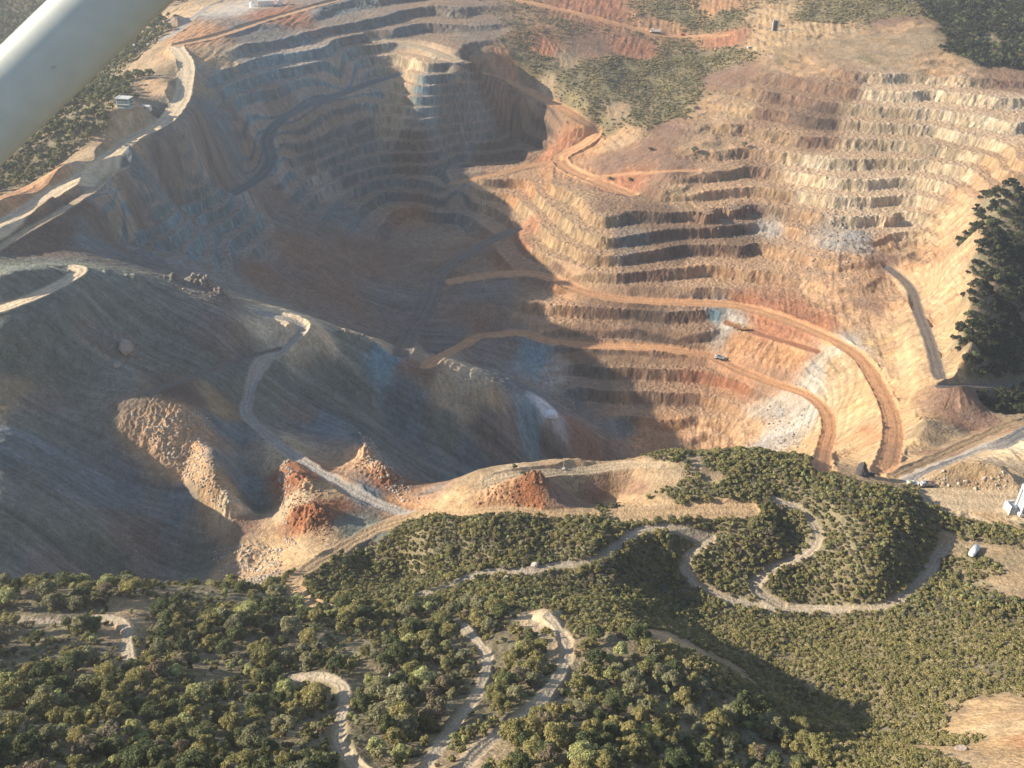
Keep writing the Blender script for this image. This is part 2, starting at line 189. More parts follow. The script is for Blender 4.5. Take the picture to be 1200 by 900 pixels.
# ------------------------------------------------------------------ roads: photo pixel polylines laid on the relief, half width in metres
ROADS = [
 dict(n='ridge_haul_road', w=6.5, c='cream', berm=1.3, p=[(-60,296),(0,264),(60,229),(110,197),(150,168),(192,141),(211,120),(217,97),(218,74),(205,54)]),
 dict(n='haul_road', w=5, c='pink', berm=1.0, p=[(205,54),(250,44),(300,28),(350,13),(400,0)]),
 dict(n='dirt_road', w=4.5, c='pale', berm=.6, p=[(190,48),(215,30),(240,12),(262,2)]),
 dict(n='haul_road', w=5, c='haul', berm=.8, p=[(590,-2),(640,8),(700,22),(740,33),(770,41),(800,43),(850,42)]),
 dict(n='red_haul_road', w=7, c='haul', berm=1.8, p=[(565,82),(600,98),(640,118),(680,138),(698,152),(690,167),(668,178),(655,187),(668,200),(692,210),(716,219),(740,230)]),
 dict(n='bench_track', w=4, c='orange', berm=.5, p=[(655,187),(620,195),(580,204),(530,216)]),
 dict(n='dirt_track', w=2.6, c='haul', berm=.3, p=[(690,209),(730,205),(770,201),(820,200)]),
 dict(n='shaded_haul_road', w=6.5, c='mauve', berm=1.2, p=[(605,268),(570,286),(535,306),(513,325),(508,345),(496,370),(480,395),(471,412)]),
 dict(n='red_haul_road', w=5.6, c='haul', berm=1.8, p=[(528,332),(565,324),(620,320),(645,326),(680,341),(720,350),(780,354),(850,357),(885,364),(925,377),(965,395),(1003,415),(1026,447),(1044,486),(1046,520),(1036,552)]),
 dict(n='red_haul_road', w=4.6, c='haul', berm=1.6, p=[(500,427),(545,405),(590,390),(618,390),(642,401),(680,405),(740,407),(800,411),(835,419),(870,436),(910,451),(945,463),(966,480),(972,502),(966,527),(962,546)]),
 dict(n='crest_pad', w=5.0, c='cream', berm=.3, p=[(318,370),(335,373),(353,379)]),
 dict(n='narrow_bench_road', w=4.0, c='mauve', berm=.5, p=[(1040,312),(1066,338),(1076,366),(1090,402),(1101,442)]),
 dict(n='spur_road', w=2.7, c='pale', berm=.6, p=[(300,366),(335,371),(356,382),(341,405),(310,430),(291,460),(287,482),(302,502),(340,531),(390,562),(440,590),(485,607)]),
 dict(n='dirt_road', w=3.0, c='ochre', berm=.6, p=[(378,712),(352,697),(345,683),(368,661),(410,640),(440,623),(500,606),(540,599),(580,597),(640,601),(700,602)]),
 dict(n='dirt_yard', w=5.0, c='ochre', berm=.3, p=[(720,604),(770,601),(820,599),(880,598)]),
 dict(n='hill_track', w=1.8, c='track', berm=.3, p=[(490,697),(520,690),(560,675),(610,667),(660,664),(700,655),(735,633),(763,619),(800,618),(838,629)]),
 dict(n='hill_track', w=1.9, c='track', berm=.3, p=[(838,629),(810,645),(797,661),(806,680),(832,697),(870,708),(920,715),(980,716),(1030,710),(1068,693),(1088,672),(1098,652),(1112,638)]),
 dict(n='hill_track', w=2.1, c='track', berm=.4, p=[(920,714),(885,696),(880,686),(905,668),(945,652),(961,634),(956,612),(936,594),(900,583)]),
 dict(n='forest_track', w=1.5, c='track', berm=.2, p=[(640,727),(660,745),(664,772),(650,802),(615,840),(570,872),(520,912)]),
 dict(n='forest_track', w=1.2, c='track', berm=.2, p=[(543,738),(569,764),(571,785),(556,820),(527,860),(484,910)]),
 dict(n='forest_track', w=1.2, c='track', berm=.2, p=[(335,796),(375,800),(400,806),(407,820),(399,845),(398,872),(415,893),(445,912)]),
 dict(n='forest_track', w=1.2, c='track', berm=.2, p=[(-30,721),(30,726),(90,728),(140,731),(152,742),(148,760),(155,782)]),
 dict(n='east_ramp_road', w=3.6, c='pale', berm=.9, p=[(1063,562),(1075,550),(1110,540),(1150,525),(1177,516),(1205,506)]),
 dict(n='dirt_track', w=2.6, c='ochre', berm=.5, p=[(1045,556),(1095,537),(1140,516),(1180,500),(1220,492)]),
 dict(n='dirt_track', w=2.4, c='ochre', berm=.3, p=[(1110,585),(1133,598),(1165,611),(1210,626)]),
 dict(n='dirt_yard', w=7.5, c='yellow', berm=.0, p=[(1090,583),(1140,586),(1190,588),(1240,590)]),
 dict(n='crest_road', w=3.6, c='cream', berm=.6, p=[(-30,372),(0,360),(45,343),(80,328),(97,319),(80,313)]),
 dict(n='dirt_track', w=2.4, c='yellow', berm=.4, p=[(-10,296),(30,272),(70,248),(110,222),(128,208),(150,196)]),
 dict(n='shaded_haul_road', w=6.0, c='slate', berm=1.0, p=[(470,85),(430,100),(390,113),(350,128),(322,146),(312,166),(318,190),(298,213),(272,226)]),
 dict(n='bench_track', w=6, c='yellow', berm=.3, p=[(438,46),(470,50),(500,57),(525,66),(537,73)]),
 dict(n='dirt_yard', w=3, c='yellow', berm=.2, p=[(566,566),(600,554),(640,553),(700,553),(740,547),(780,541)]),
 dict(n='narrow_bench_road', w=2.2, c='mauve', berm=.2, p=[(1100,452),(1150,452),(1210,452)]),
 dict(n='dirt_track', w=2.0, c='mauve', berm=.3, p=[(170,462),(215,446),(260,428),(300,417),(330,410)]),
 dict(n='bench_track', w=3, c='red', berm=.4, p=[(850,378),(885,390),(925,402),(960,412)]),
]
def resample(pts, step):
    pts = np.asarray(pts, float); n = len(pts); out = []
    Pp = np.vstack([2*pts[0]-pts[1], pts, 2*pts[-1]-pts[-2]])
    for i in range(n-1):
        p0, p1, p2, p3 = Pp[i:i+4]; L = np.linalg.norm(p2[:2]-p1[:2]); k = max(2, int(L/step))
        t = np.linspace(0, 1, k, endpoint=False)[:, None]
        out.append(.5*((2*p1)+(-p0+p2)*t+(2*p0-5*p1+4*p2-p3)*t*t+(-p0+3*p1-3*p2+p3)*t**3))
    out.append(pts[-1:]); return np.vstack(out)
def gsm(a, s):
    k = int(3*s); w = np.exp(-.5*(np.arange(-k, k+1)/s)**2); w /= w.sum()
    return np.convolve(np.pad(a, k, mode='edge'), w, 'valid')
for R_ in ROADS:
    q = np.array(R_['p'], float); c = cast(q[:, 0], q[:, 1])
    L = resample(c, 2.0); L[:, 2] = gsm(L[:, 2], 7); L[:, 0] = gsm(L[:, 0], 2); L[:, 1] = gsm(L[:, 1], 2); R_['L'] = L
def road_field(X, Y, L, reach):
    """distance to the line and the line's height there; inf outside reach"""
    D = np.full(X.shape, np.inf); Zr = np.zeros(X.shape)
    sel = (X > L[:, 0].min()-reach) & (X < L[:, 0].max()+reach) & (Y > L[:, 1].min()-reach) & (Y < L[:, 1].max()+reach)
    ii = np.flatnonzero(sel.ravel()); xs = X.ravel()[ii]; ys = Y.ravel()[ii]
    d = np.full(len(ii), np.inf); zz = np.zeros(len(ii)); step = 12
    for k in range(0, len(L)-1, step):
        seg = L[k:k+step+1]
        near = np.flatnonzero((xs > seg[:, 0].min()-reach) & (xs < seg[:, 0].max()+reach) & (ys > seg[:, 1].min()-reach) & (ys < seg[:, 1].max()+reach))
        if not len(near): continue
        xn = xs[near]; yn = ys[near]
        for a, b in zip(seg[:-1], seg[1:]):
            e = b-a; l2 = e[0]**2+e[1]**2+1e-9
            t = np.clip(((xn-a[0])*e[0]+(yn-a[1])*e[1])/l2, 0, 1)
            dd = np.hypot(xn-a[0]-t*e[0], yn-a[1]-t*e[1]); m = dd < d[near]
            nm = near[m]; d[nm] = dd[m]; zz[nm] = a[2]+t[m]*e[2]
    D.ravel()[ii] = d; Zr.ravel()[ii] = zz
    return D, Zr
def noise_dir(x, y, ang, la, lc, seed, oct=3):
    c, s = math.cos(ang), math.sin(ang); u = x*c+y*s; v = -x*s+y*c
    return fbm(u/la, v/lc, 1.0, oct, seed)
BENCH = 8.6
FEAT_PX = [(300,367,4,3),(322,369,4,2.5),(405,394,4,4),(425,399,4,3.5),(445,408,4,4),(512,449,4,4.5),(530,454,4,4),(552,460,5,4.5),(572,468,5,4),(470,416,4,3),(130,322,3,2.5),(160,328,4,3),(350,562,4,2.4),(362,570,4,2.2),(366,600,4,2.8),(378,606,4.5,2.8),(362,616,3,2.4),(347,604,3,2.4),(600,574,6,4),(618,572,7,4.6),(632,570,5,4.2),(585,580,5,3),(422,514,3,3),(432,532,4,3),(446,552,4,4),(455,560,4,4),(1120,558,9,4),(1105,562,6,3),(1160,566,10,4),(270,592,4,3),(120,410,6,3),(140,408,5,4),(230,335,5,5),(245,340,5,6),(205,330,4,4),(260,348,4,5),(680,228,6,4),(860,250,8,5),(830,262,7,5),(1040,262,6,4)]
_c = cast([q[0] for q in FEAT_PX], [q[1] for q in FEAT_PX]); FEATS = [(c_[0], c_[1], q[2], q[3], 400+i) for i, (c_, q) in enumerate(zip(_c, FEAT_PX))]
def relief(X, Y):
    """full relief with benches, rills, roads; returns z, colour, bench mask, road id, roughness"""
    wx = fbm(X, Y, 38, 3, 5)*16; wy = fbm(X, Y, 38, 3, 6)*16
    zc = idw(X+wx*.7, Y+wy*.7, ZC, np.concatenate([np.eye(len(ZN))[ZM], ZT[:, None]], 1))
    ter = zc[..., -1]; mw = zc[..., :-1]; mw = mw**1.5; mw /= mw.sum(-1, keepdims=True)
    def m(*n): return sum(mw[..., ZN.index(k)] for k in n)
    Z = base(X, Y)
    wood = m('litter', 'olive')
    rock = np.clip(ter*1.6, 0, 1)
    dumpm = m('dump', 'slate', 'mauve')*(1-rock)*(X < 60)
    # broad unevenness
    Z = Z+fbm(X, Y, 60, 2, 11)*(1.5+2.0*rock+1.8*wood)+fbm(X, Y, 26, 3, 13)*(1.0-.4*rock+1.7*wood)
    Z = Z+fbm(X, Y, 16, 3, 12, ridged=True)*(.35+.15*rock+.3*wood)
    rills = noise_dir(X, Y, math.radians(-8), 45, 2.6, 21)*1.1+noise_dir(X, Y, math.radians(-8), 90, 7, 22)*1.6
    Z = Z+rills*dumpm*.8
    for (fx, fy, fr_, fh, sd_) in FEATS:
        d_ = np.hypot(X-fx, Y-fy)/fr_; ok_ = d_ < 2.6
        if ok_.any(): Z[ok_] += fh*np.exp(-(d_[ok_]*(1+.45*gnoise(X[ok_]/(.5*fr_), Y[ok_]/(.5*fr_), sd_)))**2)*(1+.5*fbm(X[ok_], Y[ok_], 3.0, 3, sd_+1, ridged=True))
    # benches
    zz = Z+fbm(X, Y, 140, 2, 31)*3.0
    t = zz/BENCH; fl = np.floor(t); f = t-fl
    a = .46+.05*gnoise(X/60, Y/60, 33)
    g = smooth(a-.13, a+.13, f)*.94+f*.06
    zt = (fl+g)*BENCH+(Z-zz)
    k = smooth(.12, .55, ter)*(1.0+.3*fbm(X, Y, 60, 3, 35))
    k = np.clip(k, 0, 1)
    Z = Z*(1-k)+zt*k
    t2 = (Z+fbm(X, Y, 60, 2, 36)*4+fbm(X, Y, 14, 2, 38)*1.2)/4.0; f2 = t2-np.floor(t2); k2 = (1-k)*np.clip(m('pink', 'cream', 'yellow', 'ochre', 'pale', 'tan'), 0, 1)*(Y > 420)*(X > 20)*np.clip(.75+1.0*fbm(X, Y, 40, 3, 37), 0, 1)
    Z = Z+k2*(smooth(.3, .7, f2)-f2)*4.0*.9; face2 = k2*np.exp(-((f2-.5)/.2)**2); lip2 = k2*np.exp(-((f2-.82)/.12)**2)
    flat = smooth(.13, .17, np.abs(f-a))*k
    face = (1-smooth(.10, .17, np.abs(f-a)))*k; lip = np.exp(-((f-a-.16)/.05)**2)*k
    # rills and broken rock on faces
    Z = Z+fbm(X, Y, 5.5, 3, 41, ridged=True)*(.2+.38*face+.3*rock)+fbm(X, Y, 2.2, 2, 43)*(.12+.35*rock)
    pinkm = m('pink', 'cream', 'yellow', 'ochre', 'orange', 'red')*(1-k)
    Z = Z+noise_dir(X, Y, math.radians(80), 30, 4.0, 45)*1.0*pinkm*(Y > 350)
    rub = m('tan', 'pink')*(Y < 430)*(X < -60)
    Z = Z+fbm(X, Y, 2.6, 2, 47, ridged=True)*.7*rub
    cv, ce = cells(X/3.6+wx*.02, Y/3.6, 81); cv2, ce2 = cells(X/1.7, Y/1.7, 82)
    Z = Z+rock*((cv-.5)*.9+(cv2-.5)*.35)*(.35+.65*face)
    # rills down the pit slopes: the noise runs along the fall line of the broad relief
    gxx = (base(X+6, Y)-base(X-6, Y))/12; gyy = (base(X, Y+6)-base(X, Y-6))/12; sl_ = np.hypot(gxx, gyy)
    th = np.arctan2(gyy, gxx); q8 = np.round(th/(math.pi/8)); rl = np.zeros(X.shape)
    for kk_ in range(-8, 9):
        wgt = np.clip(1-np.abs(th/(math.pi/8)-kk_), 0, 1)
        if kk_ in (-8, 8): wgt = np.clip(1-np.abs(np.abs(th)/(math.pi/8)-8), 0, 1)*(.5 if False else 1)*(np.sign(th) == np.sign(kk_))
        mk = wgt > 0
        if mk.any():
            v_ = np.zeros(X.shape); v_[mk] = noise_dir(X[mk]+wx[mk]*.25, Y[mk]+wy[mk]*.25, kk_*math.pi/8, 34, 3.6, 301+abs(kk_) % 8, 3); rl += v_*wgt
    rl *= smooth(.2, .5, sl_)*smooth(330, 480, Y)*(1-wood)*np.where(X < -20, .45, 1.0)
    Z = Z+rl*(1.2-.9*k)
    # colours
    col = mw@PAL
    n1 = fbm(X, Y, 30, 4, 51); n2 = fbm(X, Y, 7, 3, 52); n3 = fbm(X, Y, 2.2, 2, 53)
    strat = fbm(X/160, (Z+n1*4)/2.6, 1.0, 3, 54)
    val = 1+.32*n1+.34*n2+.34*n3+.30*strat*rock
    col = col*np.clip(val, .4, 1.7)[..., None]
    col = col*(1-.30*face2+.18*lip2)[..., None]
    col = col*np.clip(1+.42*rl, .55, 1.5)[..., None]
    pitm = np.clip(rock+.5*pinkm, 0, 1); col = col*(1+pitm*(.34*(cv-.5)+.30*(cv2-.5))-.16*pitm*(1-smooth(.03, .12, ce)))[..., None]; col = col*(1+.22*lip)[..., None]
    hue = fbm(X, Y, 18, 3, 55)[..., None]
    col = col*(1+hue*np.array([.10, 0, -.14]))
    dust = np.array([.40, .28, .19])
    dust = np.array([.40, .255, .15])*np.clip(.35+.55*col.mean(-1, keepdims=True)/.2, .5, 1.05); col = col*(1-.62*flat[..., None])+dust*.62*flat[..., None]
    col = col*(1-.46*face*smooth(-.45, .35, n2+.6*strat))[..., None]  # dust on flats, darkened faces: contrast put into colour where light is even
    st = noise_dir(X, Y, math.radians(-8), 60, 3.0, 61, 4)
    st2 = noise_dir(X, Y, math.radians(-8), 150, 14, 62, 3)
    col = col*(1+(dumpm*(.55*st+.35*st2))[..., None])
    gr = np.clip(smooth(.05, .4, fbm(X, Y, 26, 4, 63)), 0, 1)*np.clip(m('olive', 'soil', 'tan'), 0, 1)*(ter < .5)
    col = col*(1-.45*gr[..., None])+np.array([.13, .115, .06])*.45*gr[..., None]
    rough = np.clip(.5+.5*rock, 0, 1)
    # roads
    rid = np.full(X.shape, -1); allD = np.full(X.shape, 99.0)
    for i, R_ in enumerate(ROADS):
        w = R_['w']; reach = w+16
        D, Zr = road_field(X, Y, R_['L'], reach)
        ok = D < reach
        if not ok.any(): continue
        wob = gnoise(X[ok]/9, Y[ok]/9, 70+i)*(.10 if w > 3 else .34)*w+gnoise(X[ok]/2.5, Y[ok]/2.5, 71+i)*.16; d = D[ok]+wob; zr = Zr[ok]; z = Z[ok]
        kk = 1.15 if w > 4 else .85
        s = np.maximum(d-w, 0)*kk
        fade = smooth(w+4, w+15, d)
        z2 = np.clip(z, zr-s*.8, zr+s)
        z2 = z2*(1-fade)+z*fade
        z2 = z2+R_['berm']*np.exp(-((d-w-.8)/.9)**2)*(z < zr+3.0)*(.6+.5*gnoise(X[ok]/5, Y[ok]/5, 75))
        on = d < w
        z2 = np.where(on, z2+.05*gnoise(X[ok]/3, Y[ok]/3, 77)-.12*np.exp(-((np.abs(d)-w*.45)/.5)**2), z2)
        Z[ok] = z2
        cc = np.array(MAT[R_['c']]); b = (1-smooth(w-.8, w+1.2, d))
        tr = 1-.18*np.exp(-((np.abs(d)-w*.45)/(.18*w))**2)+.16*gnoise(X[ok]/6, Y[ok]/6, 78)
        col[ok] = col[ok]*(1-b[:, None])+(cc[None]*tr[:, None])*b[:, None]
        r = rid[ok]; r[d < w] = i; rid[ok] = r
        allD[ok] = np.minimum(allD[ok], D[ok]-w)
    return Z, np.clip(col, .015, .85), ter, rid, rough, wood, allD, m
# ------------------------------------------------------------------ scene basics
sc = bpy.context.scene; COL = sc.collection
def link(o): COL.objects.link(o); return o
def nodes(m):
    m.use_nodes = True; return m.node_tree, m.node_tree.nodes['Principled BSDF']
def ground_material(name):
    m = bpy.data.materials.new(name); nt, bs = nodes(m); N = nt.nodes; L = nt.links
    at = N.new('ShaderNodeAttribute'); at.attribute_name = 'Col'
    tc = N.new('ShaderNodeNewGeometry')
    n1 = N.new('ShaderNodeTexNoise'); n1.inputs['Scale'].default_value = 1.3; n1.inputs['Detail'].default_value = 5
    n2 = N.new('ShaderNodeTexVoronoi'); n2.inputs['Scale'].default_value = .55
    L.new(tc.outputs['Position'], n1.inputs['Vector']); L.new(tc.outputs['Position'], n2.inputs['Vector'])
    mr = N.new('ShaderNodeMapRange'); mr.inputs['From Min'].default_value = .3; mr.inputs['From Max'].default_value = .7; mr.inputs['To Min'].default_value = .72; mr.inputs['To Max'].default_value = 1.28
    L.new(n1.outputs['Fac'], mr.inputs['Value'])
    mx = N.new('ShaderNodeVectorMath'); mx.operation = 'SCALE'; L.new(at.outputs['Color'], mx.inputs[0]); L.new(mr.outputs[0], mx.inputs['Scale'])
    L.new(mx.outputs[0], bs.inputs['Base Color']); bs.inputs['Roughness'].default_value = .95; bs.inputs['Specular IOR Level'].default_value = .15
    ad = N.new('ShaderNodeMath'); ad.operation = 'MULTIPLY_ADD'; ad.inputs[1].default_value = .6; L.new(n2.outputs['Distance'], ad.inputs[0]); L.new(n1.outputs['Fac'], ad.inputs[2])
    bp = N.new('ShaderNodeBump'); bp.inputs['Strength'].default_value = .55; bp.inputs['Distance'].default_value = .8
    L.new(ad.outputs[0], bp.inputs['Height']); L.new(bp.outputs[0], bs.inputs['Normal'])
    return m
GMAT = ground_material('earth')
# ------------------------------------------------------------------ the ground sheet, finer where the photo looks
def grid():
    ys = [62.0]; k = .0016/RES
    while ys[-1] < 1450: ys.append(ys[-1]*(1+k*(1.9 if ys[-1] < 260 else 1.0)))
    while ys[-1] < 9000: ys.append(ys[-1]*1.03)
    pre = list(np.linspace(-600, 55, 14)); ys = np.array(pre+ys)
    nin = int(1000*RES); s = list(np.linspace(-1, 1, nin)); o = []; d = 2.0/nin; v = 1.0
    while v < 12: d *= 1.12; v += d; o.append(v)
    s = np.array([-a for a in o[::-1]]+s+o)
    wy = .54*np.maximum(ys, 60)+66
    return s[None]*wy[:, None], np.repeat(ys[:, None], len(s), 1)
X, Y = grid()
Z, COLR, TER, RID, ROUGH, WOOD, RDIST, MSK = relief(X, Y)
far = smooth(1500, 2600, np.hypot(X, Y)); Z = Z+far*(fbm(X, Y, 700, 4, 91)*90)
nrow, ncol = X.shape
def normals(X, Y, Z):
    px = np.gradient(X, axis=1); pzx = np.gradient(Z, axis=1); pyx = np.gradient(Y, axis=1)
    qx = np.gradient(X, axis=0); qy = np.gradient(Y, axis=0); qz = np.gradient(Z, axis=0)
    nx = pyx*qz-pzx*qy; ny = pzx*qx-px*qz; nz = px*qy-pyx*qx
    n = np.stack([nx, ny, nz], -1); return n/np.linalg.norm(n, axis=-1, keepdims=True)
NRM = normals(X, Y, Z)
idx = np.arange(nrow*ncol).reshape(nrow, ncol)
QUAD = np.stack([idx[:-1, :-1], idx[:-1, 1:], idx[1:, 1:], idx[1:, :-1]], -1).reshape(-1, 4)
CO = np.stack([X, Y, Z], -1).reshape(-1, 3)
def sheet(name, fsel, kind='structure'):
    q = QUAD[fsel]
    if not len(q): return None
    u, inv = np.unique(q, return_inverse=True); q = inv.reshape(q.shape)
    me = bpy.data.meshes.new(name); me.vertices.add(len(u)); me.vertices.foreach_set('co', CO[u].astype(np.float32).ravel())
    me.loops.add(q.size); me.loops.foreach_set('vertex_index', q.ravel().astype(np.int32))
    me.polygons.add(len(q)); me.polygons.foreach_set('loop_start', (np.arange(len(q))*4).astype(np.int32))
    me.update(calc_edges=True)
    me.polygons.foreach_set('use_smooth', np.ones(len(q), bool))
    a = me.attributes.new('Col', 'FLOAT_COLOR', 'POINT')
    a.data.foreach_set('color', np.concatenate([COLR.reshape(-1, 3)[u], np.ones((len(u), 1))], 1).astype(np.float32).ravel())
    me.normals_split_custom_set_from_vertices(NRM.reshape(-1, 3)[u].astype(np.float32))
    me.materials.append(GMAT); o = link(bpy.data.objects.new(name, me)); o['kind'] = kind
    return o
fr = RID[:-1, :-1].ravel(); ft = TER[:-1, :-1].ravel()
pit = (ft > .12) & (fr < 0)
XF = X[:-1, :-1].ravel(); YF = Y[:-1, :-1].ravel()
sheet('ground', (fr < 0) & ~pit)
sheet('pit_terrain', pit)
for i, R_ in enumerate(ROADS): sheet(R_['n'], fr == i)
# ------------------------------------------------------------------ camera, sky, sun
cd = bpy.data.cameras.new('camera'); cam = link(bpy.data.objects.new('camera', cd)); cam.location = (0, 0, CAMZ); cam.rotation_euler = (math.pi/2-PITCH, 0, 0)
cd.sensor_width = 36; cd.lens = FPX/1200*36; cd.clip_start = .05; cd.clip_end = 20000; sc.camera = cam
SE, SA = math.radians(24), math.radians(2)
sd = Vector((-math.cos(SE)*math.cos(SA), math.cos(SE)*math.sin(SA), math.sin(SE)))
sl = bpy.data.lights.new('sun', 'SUN'); sl.energy = 5.0; sl.angle = math.radians(.5); sl.color = (1, .90, .74)
so = link(bpy.data.objects.new('sun', sl)); so.rotation_euler = sd.to_track_quat('Z', 'Y').to_euler(); so.location = (-300, 60, 900)
w = bpy.data.worlds.new('World'); sc.world = w; w.use_nodes = True; wn = w.node_tree.nodes; bg = wn['Background']
sk = wn.new('ShaderNodeTexSky'); sk.sky_type = 'NISHITA'; sk.sun_disc = False; sk.sun_elevation = SE
sk.sun_rotation = math.atan2(sd.x, sd.y); sk.altitude = 1500; sk.air_density = 1.0; sk.dust_density = 1.5
w.node_tree.links.new(sk.outputs[0], bg.inputs['Color']); bg.inputs['Strength'].default_value = .105
sc.view_settings.view_transform = 'Standard'; sc.view_settings.look = 'None'; sc.view_settings.exposure = .98; sc.view_settings.gamma = 1
sc.cycles.max_bounces = 4; sc.cycles.diffuse_bounces = 3; sc.cycles.use_denoising = True

# ------------------------------------------------------------------ the air
def haze_box():
    bm = bmesh.new(); bmesh.ops.create_cube(bm, size=1)
    z0, z1 = float(Z.min())-1, CAMZ+60; r = 9500
    for v in bm.verts: v.co = Vector((v.co.x*2*r*1.3, v.co.y*2*r*1.3, (z0+z1)/2+v.co.z*(z1-z0)))
    me = bpy.data.meshes.new('haze'); bm.to_mesh(me); bm.free(); o = link(bpy.data.objects.new('haze', me)); o['kind'] = 'stuff'
    m = bpy.data.materials.new('air'); m.use_nodes = True; nt = m.node_tree; nt.nodes.clear()
    out = nt.nodes.new('ShaderNodeOutputMaterial'); v = nt.nodes.new('ShaderNodeVolumePrincipled')
    v.inputs['Color'].default_value = (.86, .88, .92, 1); v.inputs['Density'].default_value = HAZE; v.inputs['Anisotropy'].default_value = .3
    nt.links.new(v.outputs[0], out.inputs['Volume']); me.materials.append(m)
HAZE = .00014
haze_box()
sc.cycles.volume_bounces = 0
# ------------------------------------------------------------------ foliage
def leaf_material(name, c1, c2):
    m = bpy.data.materials.new(name); nt, bs = nodes(m); N = nt.nodes; L = nt.links
    oi = N.new('ShaderNodeObjectInfo'); ge = N.new('ShaderNodeNewGeometry'); nz = N.new('ShaderNodeTexNoise'); nz.inputs['Scale'].default_value = .35
    L.new(ge.outputs['Position'], nz.inputs['Vector'])
    ad = N.new('ShaderNodeMath'); ad.operation = 'MULTIPLY_ADD'; ad.inputs[1].default_value = .75; L.new(oi.outputs['Random'], ad.inputs[0])
    m2 = N.new('ShaderNodeMath'); m2.operation = 'MULTIPLY'; m2.inputs[1].default_value = .35; L.new(nz.outputs['Fac'], m2.inputs[0]); L.new(m2.outputs[0], ad.inputs[2])
    mx = N.new('ShaderNodeMix'); mx.data_type = 'RGBA'; mx.inputs['A'].default_value = c1+(1,); mx.inputs['B'].default_value = c2+(1,)
    L.new(ad.outputs[0], mx.inputs['Factor'])
    ri = N.new('ShaderNodeMapRange'); ri.inputs['To Min'].default_value = .75; ri.inputs['To Max'].default_value = 1.3
    L.new(ge.outputs['Random Per Island'], ri.inputs['Value'])
    sv = N.new('ShaderNodeVectorMath'); sv.operation = 'SCALE'; L.new(mx.outputs['Result'], sv.inputs[0]); L.new(ri.outputs[0], sv.inputs['Scale'])
    L.new(sv.outputs[0], bs.inputs['Base Color']); bs.inputs['Roughness'].default_value = .7; bs.inputs['Specular IOR Level'].default_value = .2
    tr = N.new('ShaderNodeBsdfTranslucent'); L.new(sv.outputs[0], tr.inputs['Color']); ms = N.new('ShaderNodeMixShader'); ms.inputs[0].default_value = .3
    L.new(bs.outputs[0], ms.inputs[1]); L.new(tr.outputs[0], ms.inputs[2]); L.new(ms.outputs[0], N['Material Output'].inputs['Surface'])
    return m
LEAF = {'shaded green': leaf_material('shaded_green_leaves', (.035, .042, .022), (.075, .078, .04)), 'brownish': leaf_material('brownish_leaves', (0.221, 0.169, 0.098), (0.312, 0.260, 0.169)), 'olive': leaf_material('olive_leaves', (0.221, 0.209, 0.081), (0.389, 0.333, 0.135)), 'dark green': leaf_material('dark_leaves', (0.091, 0.114, 0.049), (0.183, 0.190, 0.081)),  # first entry: near-black leaves, the rim slope's shade put into the colour
        'pale green': leaf_material('pale_leaves', (0.389, 0.380, 0.159), (0.500, 0.500, 0.226)), 'grey green': leaf_material('grey_leaves', (0.208, 0.209, 0.112), (0.364, 0.333, 0.181)),
        'brush': leaf_material('brush_leaves', (0.156, 0.168, 0.064), (0.416, 0.345, 0.140)), 'dry': leaf_material('dry_leaves', (0.312, 0.263, 0.125), (0.500, 0.428, 0.226)), 'valley': leaf_material('valley_leaves', (0.091, 0.118, 0.056), (0.260, 0.250, 0.112))}
def flat_mat(name, c, rough=.8, metal=0.0, bump=0.0, vary=.18, scale=3.0):
    m = bpy.data.materials.new(name); nt, bs = nodes(m); N = nt.nodes; L = nt.links
    tc = N.new('ShaderNodeTexCoord'); nz = N.new('ShaderNodeTexNoise'); nz.inputs['Scale'].default_value = scale; nz.inputs['Detail'].default_value = 6; L.new(tc.outputs['Object'], nz.inputs['Vector'])
    mr = N.new('ShaderNodeMapRange'); mr.inputs['From Min'].default_value = .3; mr.inputs['From Max'].default_value = .7; mr.inputs['To Min'].default_value = 1-vary; mr.inputs['To Max'].default_value = 1+vary*.6
    L.new(nz.outputs['Fac'], mr.inputs['Value']); sv = N.new('ShaderNodeVectorMath'); sv.operation = 'SCALE'; sv.inputs[0].default_value = c; L.new(mr.outputs[0], sv.inputs['Scale'])
    L.new(sv.outputs[0], bs.inputs['Base Color']); bs.inputs['Roughness'].default_value = rough; bs.inputs['Metallic'].default_value = metal
    if bump:
        bp = N.new('ShaderNodeBump'); bp.inputs['Strength'].default_value = bump; L.new(nz.outputs['Fac'], bp.inputs['Height']); L.new(bp.outputs[0], bs.inputs['Normal'])
    return m
BARK = flat_mat('bark', (.12, .09, .065), .95, 0, .5)
def mesh_from(name, V, F, mat, smooth_=False):
    me = bpy.data.meshes.new(name); me.from_pydata([tuple(v) for v in V], [], F); me.materials.append(mat)
    if smooth_: me.polygons.foreach_set('use_smooth', [True]*len(me.polygons))
    me.update(); return me
ICO = None
def ico():
    global ICO
    if ICO is None:
        bm = bmesh.new(); bmesh.ops.create_icosphere(bm, subdivisions=2, radius=1); bm.verts.ensure_lookup_table()
        ICO = (np.array([v.co[:] for v in bm.verts]), [[v.index for v in f.verts] for f in bm.faces]); bm.free()
    return ICO
